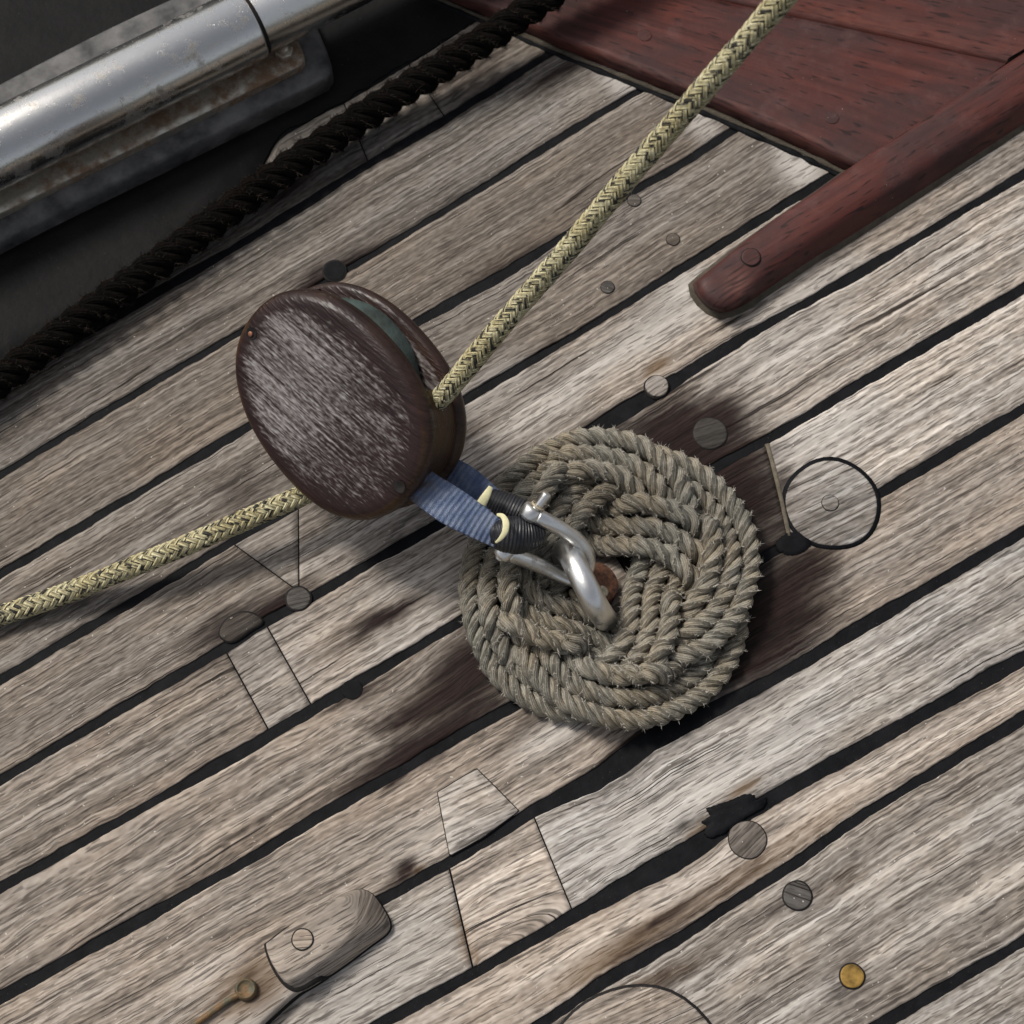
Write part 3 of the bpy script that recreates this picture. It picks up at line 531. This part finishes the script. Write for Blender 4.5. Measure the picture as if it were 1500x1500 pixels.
for jx in range(3):
    p = spline(Xr[jx], 2600, True); p = p+np.stack([noise1(np.arange(2600), 31+jx, 80), noise1(np.arange(2600), 41+jx, 80), np.zeros(2600)], -1)*.0006
    st = laid(p, RR, .0385, True, 10, 20+jx, jx*1.1)
    ro = bpy.data.objects.new('rope', None); C.objects.link(ro); ro.parent = mt; ORG[ro] = ORG[mt]; ro.empty_display_size = .01
    for V, F, uv, c, Ns, Ts, rad in st:
        mesh('strand', V, F, M_rope, ro, uv); up = Ns[:, 2] > .05; fp.append((c+Ns*rad[:, None]*.97)[up]); fn.append(Ns[up]); ftn.append(Ts[up])
fp, fn, ftn = map(np.vstack, (fp, fn, ftn))
fibres('fibres', fp, fn, ftn, mt, M_fib, 24000, (.0010, .0042), .00018)
# --- the dark hairy rope, upper left
dk = thing('tarred_rope', P(450, 230), 'thick black hairy rope running across the upper left corner', 'rope')
dp = np.array([P(*q) for q in [(-260, 745, .018), (0, 556, .018), (120, 466, .018), (250, 372, .018), (413, 252, .020), (552, 158, .024), (691, 70, .036), (775, 14, .046), (880, -60, .058), (1000, -150, .07)]])
dp = spline(dp, 900); st = laid(dp, 24.5*PX, .056, False, 10, 90); fp, fn, ftn = [], [], []
for V, F, uv, c, Ns, Ts, rad in st:
    mesh('strand', V, F, M_tar, dk, uv); fp.append(c+Ns*rad[:, None]*.97); fn.append(Ns); ftn.append(Ts)
fibres('fibres', np.vstack(fp), np.vstack(fn), np.vstack(ftn), dk, M_fibd, 12000, (.002, .0065), .0002)
# ------------------------------------------------------------------ pulley block
ZB = .100; CB = P(511, 584, ZB); cv_ = nrm(CAM-CB); rx = nrm(RT-cv_*(RT@cv_)); uy = np.cross(cv_, rx)
Lp = nrm(.77*rx-.64*uy); mp = nrm(.64*rx+.77*uy)
NZ = nrm(-.482*mp-.322*Lp+.815*cv_); LA = nrm(Lp-NZ*(Lp@NZ)); WA = np.cross(NZ, LA); WA = WA if WA@mp > 0 else -WA
HL, HW, SLOT, CH = .0945, .0738, .0160, .0175
blk = thing('pulley_block', CB, 'large oval brown wooden pulley block with weathered face, held by blue webbing', 'pulley block')
def oval(n=96, inset=0.0):
    a = np.arange(n)*2*math.pi/n; c, s = np.cos(a), np.sin(a); e = 2/2.25
    x = np.sign(c)*np.abs(c)**e*HL; y = np.sign(s)*np.abs(s)**e*HW*(1+.05*np.cos(a)); q = np.stack([x, y], -1)
    t = nrm(np.roll(q, -1, 0)-np.roll(q, 1, 0)); nr = np.stack([t[:, 1], -t[:, 0]], -1); return q-nr*inset
def blkp(q, z): return CB+np.outer(q[:, 0], LA)+np.outer(q[:, 1], WA)+(np.multiply.outer(np.zeros(len(q))+z, NZ))
for sg_ in (1, -1):
    prof = [(.003, SLOT), (0, SLOT+.002), (0, SLOT+.0085), (.0010, SLOT+.0118), (.0036, SLOT+.0150), (.0066, SLOT+.0164), (.0095, SLOT+.0169), (.0120, SLOT+CH-.0004)]
    R = [blkp(oval(96, i), z*sg_) for i, z in prof]; qs = [oval(96, i) for i, z in prof]; base = oval(96, .0120); wr = [0, 0, 0, 0, .04, .10, .22, .40]
    for f in (.965, .92, .84, .7, .5, .3, .1): R.append(blkp(base*f, (SLOT+CH-.0004+.0016*(1-f*f))*sg_)); qs.append(base*f); wr.append(min(.80, .50+(1-f)*1.7))
    R2 = [blkp(oval(96, .003)*f, SLOT*sg_) for f in (.05, .5, .9)]; q2 = [oval(96, .003)*f for f in (.05, .5, .9)]
    R = R2+R; qs = q2+qs; wr = [.75, .75, .7]+wr
    V, F = loft(R); Q = np.vstack(qs+[np.zeros((1, 2))]); wt = np.r_[np.repeat(wr, 96), wr[-1]]
    wt = wt*(1-.32*np.exp(-((Q[:, 0]-.055)/.06)**2)*(Q[:, 1] < .045)) ; wt = np.where((Q[:, 0] > .04) & (Q[:, 1] > .02) & (wt > .55), np.minimum(1, wt+.3), wt)
    outr = np.r_[np.repeat(np.arange(len(R)) > 3, 96), True]; wt = np.where(outr, wt*(1-.5*np.clip((Q[:, 1]/HW-.45)/.35, 0, 1))*(1-.16*np.clip((Q[:, 0]/HL)/.5, 0, 1)), wt); gr = np.where(np.repeat(np.arange(len(R)) <= 7, 96), .35, 0); gr = np.r_[gr, 0]*(.3+.7*(Q[:, 1] < 0)+.5*(Q[:, 0] > .07))
    mk = np.stack([wt, np.clip(gr, 0, 1), wt*0, wt*0+1], -1)
    # slight hand-worn unevenness
    V = V+np.outer(noise2(Q[:, 0], Q[:, 1], 17, .03)*.0005, NZ)*np.r_[np.repeat(np.arange(len(R)) > 8, 96), True][:, None]
    mesh('cheek', V, F if sg_ > 0 else [f[::-1] for f in F], M_block, blk, Q@np.array([[.985, -.17], [.17, .985]])+np.array([3.0*sg_, .4]), mk)
def spacer(l0, name='spacer', sgn=1):
    q = oval(240, .0035); q = q[q[:, 0]*sgn > l0]; i = np.argsort(np.arctan2(q[:, 1], q[:, 0]*sgn)); q = q[i]
    q = np.vstack([q, [[l0*sgn, q[-1, 1]*.6], [l0*sgn, q[0, 1]*.6]]]); R = [blkp(q, z) for z in np.linspace(-SLOT-.001, SLOT+.001, 5)]
    V, F = loft(R, True, True); Q = np.vstack([np.stack([q[:, 0], q[:, 1]*.2+z], -1) for z in np.linspace(0, .03, 5)]+[np.zeros((2, 2))]); mk = np.tile([.15, .45, 0, 1], (len(V), 1))
    mesh(name, V, F, M_block, blk, Q+7.7, mk, smooth=False)
spacer(.047); spacer(.080, sgn=-1)
pr = [(.006, .0095), (.020, .0095), (.022, .0075), (.046, .0075), (.0665, .0125), (.0680, .0115), (.0600, .0045), (.0585, 0), (.0600, -.0045), (.0680, -.0115), (.0665, -.0125), (.046, -.0075), (.022, -.0075), (.006, -.0095)]
a = np.arange(64)*2*math.pi/64; R = [CB-LA*.012+np.outer(np.cos(a)*r, LA)+np.outer(np.sin(a)*r, WA)+NZ*z for r, z in pr]
V, F = loft(R, True, True); mesh('sheave', V, F, M_verd, blk)
def blkhole(l, w_, r=.0032):
    c = CB+LA*l+WA*w_; m = 20; a = np.arange(m)*2*math.pi/m; ex = np.outer(np.cos(a), LA)+np.outer(np.sin(a), WA)
    V, F = loft([c+ex*r*1.5+NZ*(SLOT+CH+.0006), c+ex*r+NZ*(SLOT+CH+.0004), c+ex*r*.9+NZ*(SLOT+CH+.0002)]); return mesh('rivet_hole', V, F, M_ring, blk), c
def onface(px, py):                      # block-face coordinates of a photograph point
    d = FW+RT*((px-750)/750*HALF)+UPV*((750-py)/750*HALF); c = CB+NZ*(SLOT+CH); t = ((c-CAM)@NZ)/(d@NZ); q = CAM+d*t-CB; return q@LA, q@WA
for hx, hy in ((369, 488), (586, 713)):
    o_, c = blkhole(*onface(hx, hy))
q = onface(368, 489); c = CB+LA*q[0]+WA*q[1]+NZ*(SLOT+CH+.0008); V, F, uv = roundtube([c, c+NZ*.0005], .0021, 12, .3); mesh('copper_rivet', V, F, simple('copper', (.30, .13, .08), .5, .4, .4, .5, 200, .0002), blk)
# ------------------------------------------------------------------ strop of blue webbing, whipped in black
sp = thing('webbing_strop', P(690, 750, .09), 'blue webbing strop whipped in black tape, joining the pulley block to the steel shackle', 'strop')
def ribbon(up, lo, mask_dark, light, th=.0022, n=70, m=15):
    a, b_ = spline(np.array([P(*q) for q in up]), n), spline(np.array([P(*q) for q in lo]), n); w_ = np.linspace(0, 1, m)
    Vt = a[:, None]*(1-w_)[None, :, None]+b_[:, None]*w_[None, :, None]; nn_ = nrm(np.cross(np.gradient(Vt, axis=0), np.gradient(Vt, axis=1))); nn_ *= np.sign(np.sum(nn_*(CAM-Vt), -1, keepdims=True))
    L = np.r_[0, np.cumsum(np.linalg.norm(np.diff((a+b_)/2, axis=0), axis=1))]; U = L[:, None]+.004*np.sin(w_*3)[None]*0
    rib = .00045*np.sin(L[:, None]/.0042*2*math.pi+1.2*np.sin(w_[None]*3)); bow = .0018*np.sin(w_*math.pi)[None]
    T_ = Vt+nn_*(rib+bow)[..., None]; Bt = Vt+nn_*(bow-th)[..., None]
    V = np.concatenate([T_, Bt[:, ::-1]], 1); mm = 2*m; F = gridfaces(n, mm, False, True)
    uv = np.stack(np.broadcast_arrays(L[:, None], np.r_[w_, w_[::-1]][None]), -1); t = np.linspace(0, 1, n)
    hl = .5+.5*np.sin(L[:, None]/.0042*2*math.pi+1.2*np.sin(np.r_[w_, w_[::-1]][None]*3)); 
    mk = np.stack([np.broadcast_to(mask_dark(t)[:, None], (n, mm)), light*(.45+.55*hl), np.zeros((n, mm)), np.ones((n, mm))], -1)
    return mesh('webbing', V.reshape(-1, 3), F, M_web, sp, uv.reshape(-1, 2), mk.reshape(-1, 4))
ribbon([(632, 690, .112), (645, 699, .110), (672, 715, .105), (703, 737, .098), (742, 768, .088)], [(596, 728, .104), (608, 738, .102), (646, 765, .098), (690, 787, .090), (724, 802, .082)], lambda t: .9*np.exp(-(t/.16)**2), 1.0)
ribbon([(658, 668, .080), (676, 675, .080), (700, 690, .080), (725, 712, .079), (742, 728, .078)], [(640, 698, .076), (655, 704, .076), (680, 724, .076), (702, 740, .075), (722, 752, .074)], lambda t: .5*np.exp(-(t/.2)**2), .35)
def whip(pts, rad, name='whipping'):
    p = spline(np.array([P(*q) for q in pts]), 60); t = np.linspace(0, 1, 60); r = np.interp(t, np.linspace(0, 1, len(rad)), rad)*PX*(1+.010*np.sin(np.arange(60)*1.9)+.02*noise1(np.arange(60), 3, 5))
    V, F, uv = roundtube(p, r, 28, .5); return mesh(name, V, F, M_tape, sp, uv)
whip([(724, 780, .080), (745, 783, .080), (770, 785, .078), (793, 783, .076)], [21, 26, 27, 22, 13])
whip([(720, 731, .072), (742, 742, .071), (765, 753, .070), (785, 765, .069)], [17, 21, 21, 18])
def tie(pts, wd):
    p = spline(np.array([P(*q) for q in pts]), 24); t = np.linspace(0, 1, 24); T, N, B = frames(p); sc = np.interp(t, np.linspace(0, 1, len(wd)), wd)*PX
    N = nrm(np.cross(T, cv_)); B = np.cross(T, N); V, F, uv = sweep(p, N, B, circ(1, 10, .28), False, sc); mesh('rubber_tie', V, F, M_yel, sp, uv)
tie([(728, 754, .100), (736, 756, .104), (741, 765, .106), (740, 778, .106), (734, 788, .104), (726, 795, .100)], [2, 3.6, 4.8, 4.6, 3.2, 1.5])
tie([(719, 713, .098), (716, 719, .098), (711, 728, .097), (705, 738, .094)], [3.2, 5.2, 6.5, 7])
# ------------------------------------------------------------------ shackle and deck eye
sh = thing('shackle', P(800, 790, .06), 'worn steel bow shackle whose pin holds the black whipped strop', 'shackle')
bow = spline(np.array([P(*q) for q in [(786, 756, .088), (802, 764, .083), (822, 775, .074), (843, 789, .062), (858, 806, .051), (862, 826, .040), (854, 843, .0335), (838, 849, .0315), (820, 843, .0345), (800, 833, .041), (775, 822, .052), (745, 810, .066)]]), 110)
t = np.linspace(0, 1, 110); V, F, uv = tube(bow, 10.8*PX*(1+.06*np.cos(t*2*math.pi)), 20); mesh('bow', V, F, M_steel, sh)
pa, pb = P(801, 724, .100), P(731, 818, .064); pd = nrm(pb-pa)
def lug(c, r, h):
    m = 28; a = np.arange(m)*2*math.pi/m; x = nrm(np.cross(pd, [0, 0, 1.])); y = np.cross(pd, x); ex = np.outer(np.cos(a), x)+np.outer(np.sin(a), y)
    R = [c+ex*r*f+pd*h*z for f, z in ((.3, -1), (.7, -.98), (.9, -.8), (1, -.4), (1, .4), (.9, .8), (.7, .98), (.3, 1))]; V, F = loft(R, True, True); return mesh('lug', V, F, M_steel, sh)
lug(P(778, 751, .088), 15.5*PX, 11*PX); lug(P(739, 808, .067), 14.5*PX, 10*PX)
V, F, uv = roundtube(resample(np.array([pa, pb]), 20), 6.3*PX, 18, .35); mesh('pin', V, F, M_steel, sh)
cc = P(788, 741, .0935); a = np.linspace(0, 2*math.pi, 30, endpoint=False); x = nrm(np.cross(pd, [0, 0, 1.])); y = np.cross(pd, x)
V, F, uv = tube(cc+np.outer(np.cos(a), x)*9*PX+np.outer(np.sin(a), y)*9*PX, 1.6*PX, 8, False, True); mesh('copper_washer', V, F, M_bolt, sh)
de = thing('deck_eye', P(862, 860), 'thick steel deck eye on a rusty round base in the middle of the rope mat', 'deck eye')
arch = spline(np.array([P(*q) for q in [(826, 826, .000), (825, 812, .022), (829, 806, .040), (838, 818, .054), (850, 842, .060), (863, 868, .058), (875, 890, .046), (884, 904, .026), (888, 908, .000)]]), 90)
V, F, uv = tube(arch, 17.5*PX, 24); mesh('eye_ring', V, F, M_steel, de)
def cyl(c, r, prof, name, mat, par, m=36, tilt=None):
    a = np.arange(m)*2*math.pi/m; z = np.array([0, 0, 1.]) if tilt is None else nrm(np.array(tilt, float)); x = nrm(np.cross(z, [0, 1., .1])); y = np.cross(z, x); ex = np.outer(np.cos(a), x)+np.outer(np.sin(a), y)
    V, F = loft([c+ex*r*f+z*h for f, h in prof], True, True); return mesh(name, V, F, mat, par)
cyl(P(866, 864), 34*PX, [(1.05, 0), (1.05, .004), (1, .006), (.6, .0066)], 'base_plate', M_rust, de)
cyl(P(876, 853, .022), 31*PX, [(1, -.010), (1, .0015), (.93, .003), (.6, .0033), (.2, .0034)], 'rusty_washer', M_rust, de, tilt=(.45, .15, 1))
cyl(P(882, 867, .0265), 9*PX, [(1, -.004), (1, .0012), (.8, .0024), (.25, .0022), (.1, .0012)], 'bolt_head', M_bolt, de, m=20, tilt=(.4, .1, 1))
V, F, uv = roundtube(spline(np.array([P(838, 868, .012), P(846, 880, .013), P(856, 892, .012)]), 14), 5*PX, 12); mesh('split_pin', V, F, M_bolt, de)
# ------------------------------------------------------------------ yellow braided line through the block
def midpt(px, py):
    d = FW+RT*((px-750)/750*HALF)+UPV*((750-py)/750*HALF); return CAM+d*(((CB-CAM)@NZ)/(d@NZ))
yl = thing('braided_rope', P(650, 580, .1), 'yellow braided rope with black flecks leading through the pulley block to the top edge', 'rope')
pr_, pt_ = midpt(652, 576), P(1142, 0, .43); pl_, pe_ = midpt(468, 715), P(250, 808, .030)
mid = [P(-400, 1010, .0095), P(-150, 945, .0095), P(60, 882, .012), pe_, pl_+(pe_-pl_)*.5, pl_]+[midpt(522, 688), midpt(572, 652), midpt(614, 613)]+[pr_+(pt_-pr_)*t for t in (0, .2, .5, .8, 1.1, 1.5)]
cl = spline(np.array(mid), 1400); ci = np.arange(1400); cl = cl+np.stack([noise1(ci, 63, 90), noise1(ci, 64, 90), 0*ci], -1)*.0008; T, N, B = frames(cl); L = np.r_[0, np.cumsum(np.linalg.norm(np.diff(cl, axis=0), axis=1))]
RBv = .0070*(1+.05*noise1(L, 61, .03)+.03*noise1(L, 62, .009)); RB = .0070; NC = 8; LEAD = .058; kz = 2*math.pi/LEAD
V, F, uv = tube(cl, RB*.86, 10); mesh('core', V, F, M_ring, yl, uv)
hwid = 2*math.pi*RB/NC*.5*math.cos(math.atan(2*math.pi*RB/LEAD))*.98
for dr in (1, -1):
    for i in range(NC):
        th = 2*math.pi*i/NC+dr*kz*L; m_ = 2*kz*L*NC/(2*math.pi); x_ = (2*i+m_*dr) if dr > 0 else (2*i-m_)
        if dr < 0: x_ = 2*i-m_
        fz = np.cos(math.pi*x_/2-math.pi/4); r = RBv+dr*.00055*np.clip(fz*1.5, -1, 1)
        er = N*np.cos(th)[:, None]+B*np.sin(th)[:, None]; c = cl+er*r[:, None]; Ts = nrm(np.gradient(c, axis=0)); Ns = nrm(er-Ts*np.sum(er*Ts, 1, keepdims=True)); Bs = np.cross(Ts, Ns)
        V, F, uv = sweep(c, Ns, Bs, circ(.00085, 8, hwid), False); mesh('yarn', V, F, M_braid, yl, uv)
er = N*np.cos(ci*2.4)[:, None]+B*np.sin(ci*2.4)[:, None]; fibres('fibres', cl+er*(RBv+.0008)[:, None], er, T, yl, M_fib, 1800, (.001, .0032), .00012)
# ------------------------------------------------------------------ grey wooden chock, lower left
ch = thing('wooden_chock', P(480, 1370), 'weathered grey wooden chock with a plug on top and a rusty bolt beside it', 'chock')
ZT = .024
topc = [(390, 1386), (398, 1376), (456, 1334), (490, 1317), (508, 1316), (522, 1330), (526, 1350), (510, 1372), (470, 1408), (430, 1433), (416, 1433), (400, 1412)]
botc = [(392, 1392), (400, 1382), (462, 1336), (510, 1309), (538, 1307), (560, 1330), (571, 1361), (540, 1388), (494, 1422), (446, 1452), (424, 1450), (404, 1424)]
rb, rt = ring(botc, 0), ring(topc, ZT); m_ = rt.mean(0)
rr = [rb+np.array([0, 0, -.001]), rb+np.array([0, 0, .006]), lerp(rb, rt, .62)+np.array([0, 0, .0010]), rt+np.array([0, 0, -.0008]), rt+np.array([0, 0, -.0008]), ins(rt, .0012, .0004), ins(rt, .0012, .0004), ins(rt, .004, .0012)]
last = rr[-1]
for f in (.7, .4, .08, 0): rr.append(lerp(medial(last, .016), last, f))
V, F = loft(rr, False); s, v = sv(V); mk = np.zeros((len(V), 4)); mk[:, 3] = .80; dd = np.linalg.norm(V[:, :2]-P(545, 1335)[:2], axis=1); mk[:, 0] = .42*np.exp(-(dd/.018)**2); mk[:, 1] = .22
dh = nrm(rb-medial(rb, .02)); dh[:, 2] = 0; kz_ = np.clip((sv(P(470, 1400))[0]-sv(rb)[0])/.012, 0, 1)[:, None]*np.array([0, 0, .0136]); V2, F2 = loft([rb+dh*.0012+kz_+np.array([0, 0, -.002]), rb+dh*.0010+kz_+np.array([0, 0, .0010]), rb-dh*.002+kz_+np.array([0, 0, .0013])], False); mesh('bedding_and_shadow', V2, F2, M_ring, ch); V2, F2 = loft([rb+dh*.0014+np.array([0, 0, -.001]), rb+dh*.0012+np.array([0, 0, .0010]), rb-dh*.001+np.array([0, 0, .0014])], False); mesh('bedding_and_shadow', V2, F2, M_ring, ch)  # dark rings round the head's foot paint in its contact shadow
ar = math.radians(4); mesh('head', V, F, M_grey, ch, np.stack([s*math.cos(ar)-v*math.sin(ar)+9, s*math.sin(ar)+v*math.cos(ar)+V[:, 2]*1.0], -1), mk)
bb = [(420, 1386), (452, 1400), (470, 1434), (434, 1459), (392, 1497), (300, 1582), (200, 1668), (80, 1760), (20, 1700), (100, 1557), (250, 1476), (340, 1428), (389, 1400)]
rb = spline(np.array([P(a, b_, 0) for a, b_ in bb]), 100, True); tp = rb+np.array([0, 0, .0135]); cb = lambda r, d: r-nrm(r-(r.mean(0)+np.outer((r-r.mean(0))@D, D)*.95))*d
rr = [rb+np.array([0, 0, -.001]), tp+np.array([0, 0, -.002]), cb(tp, .0012)+np.array([0, 0, -.0004]), cb(tp, .003)]; last = rr[-1]
for f in (.7, .4, .08, 0): rr.append(lerp(medial(last, .016), last, f))
V, F = loft(rr, False); s, v = sv(V); mk = np.zeros((len(V), 4)); mk[:, 3] = .88; dd = np.linalg.norm(V[:, :2]-P(372, 1445)[:2], axis=1); mk[:, 2] = .95*np.exp(-(dd/.026)**2); mk[:, 0] = .6*np.exp(-(dd/.013)**2)
vv0 = v-np.interp(s, [sv(P(100, 1640))[0], sv(P(250, 1545))[0], sv(P(440, 1430))[0]], [sv(P(100, 1640))[1], sv(P(250, 1545))[1], sv(P(440, 1430))[1]]); mk[:, 1] = .9*np.clip(-vv0/.012+.2, 0, 1)
d_ = nrm(rb-medial(rb, .03)); d_[:, 2] = 0; V2, F2 = loft([rb+d_*.0024+np.array([0, 0, -.001]), rb+d_*.0020+np.array([0, 0, .0012]), rb+np.array([0, 0, .0014])], False); mesh('bedding_and_shadow', V2, F2, M_ring, ch)  # dark ring paints a shadow line along the foot of the base
mesh('base', V, F, M_grey, ch, np.stack([s+4.4, v-V[:, 2]*.5+.2], -1), mk)
disc(443, 1376, 13.5, 'wood_plug', M_grey, .95, .0006, .0009, parent=ch, z0=ZT+.0014, ang=.5)
V, F, uv = roundtube(resample(np.array([P(500, 1397, .0105), P(511, 1388, .0105)]), 8), 5.5*PX, 12, 1.0); mesh('limber_hole', V, F, M_ring, ch)
cyl(P(361, 1450, .0130), 15*PX, [(1, 0), (1, .004), (.85, .0062), (.78, .0066), (.70, .0050), (.2, .0052)], 'bolt_head', M_bronze, ch, m=28)
V, F, uv = roundtube(spline(np.array([P(352, 1456, .0160), P(335, 1465, .0160), P(300, 1490, .0160), P(250, 1526, .0160), P(180, 1580, .0160)]), 40), 4.5*PX, 12); mesh('rod', V, F, M_bronze, ch)
# ------------------------------------------------------------------ steel tube on its plate and pad, upper left
st_ = thing('steel_tube_fitting', P(330, 90), 'shiny stainless steel tube in a sleeve bolted to a rusty flange plate, top left corner', 'tube fitting')
ZA = .062; t0, t1 = P(250, 76, ZA), P(392, 4, ZA); td = nrm(t1-t0); tn = np.cross([0, 0, 1.], td)
RTB = .0315; je = P(368, 34, ZA); back = t0-td*.9
def tubeprof(prof, name, mat):
    m = 64; a = np.arange(m)*2*math.pi/m; ex = np.outer(np.cos(a), tn)+np.outer(np.sin(a), [0, 0, 1.]); V, F = loft([c+ex*r for c, r in prof], True, True); return mesh(name, V, F, mat, st_)
tubeprof([(back, RTB), (je-td*.002, RTB), (je-td*.0006, RTB-.0007), (je, RTB-.003)], 'sleeve', M_tube)
tubeprof([(je-td*.004, RTB-.0042), (je+td*.003, RTB-.0042), (je+td*.0035, RTB-.0022), (je+td*.9, RTB-.0022)], 'tube', M_tube)
tubeprof([(je-td*.003, RTB-.0028), (je+td*.0032, RTB-.0028)], 'seal', M_ring)
def rrect(pts, z0, z1, name, mat, bev=.003, n=160):
    q0 = spline(np.array([P(a, b_, z1) for a, b_ in pts]), n, True)*np.array([1, 1, 0]); c = q0.mean(0); d = nrm(q0-c)
    R = [q0+np.array([0, 0, z0]), q0+np.array([0, 0, z1-bev]), q0-d*bev*.3+np.array([0, 0, z1-bev*.3]), q0-d*bev+np.array([0, 0, z1])]+[c+(q0-d*bev-c)*f+np.array([0, 0, z1]) for f in (.7, .3)]
    V, F = loft(R); return mesh(name, V, F, mat, st_)
rrect([(-300, 462), (0, 312), (250, 190), (424, 104), (440, 96), (446, 84), (436, 58), (424, 50), (410, 52), (200, 150), (-100, 290), (-400, 420), (-420, 490)], .020, .030, 'flange_plate', M_plate, .0025, 240)
rrect([(-300, 520), (0, 352), (250, 228), (462, 122), (480, 110), (486, 96), (470, 50), (440, -10), (400, -60), (200, 20), (-100, 170), (-420, 330), (-440, 540)], 0, .021, 'base_pad', M_pad, .006, 240)
nutc = P(417, 80, .030); m = 6; a = np.arange(m)*2*math.pi/m+.4; ex = np.stack([np.cos(a), np.sin(a), a*0], -1)
V, F = loft([nutc+ex*.0082+np.array([0, 0, z]) for z in (0, .0062)]+[nutc+ex*.0070+np.array([0, 0, .0075])]); mesh('nut', V, F, M_plate, st_, smooth=False)
cyl(nutc, .0045, [(1, 0), (1, .0105), (.7, .0118)], 'stud', M_plate, st_, 18)
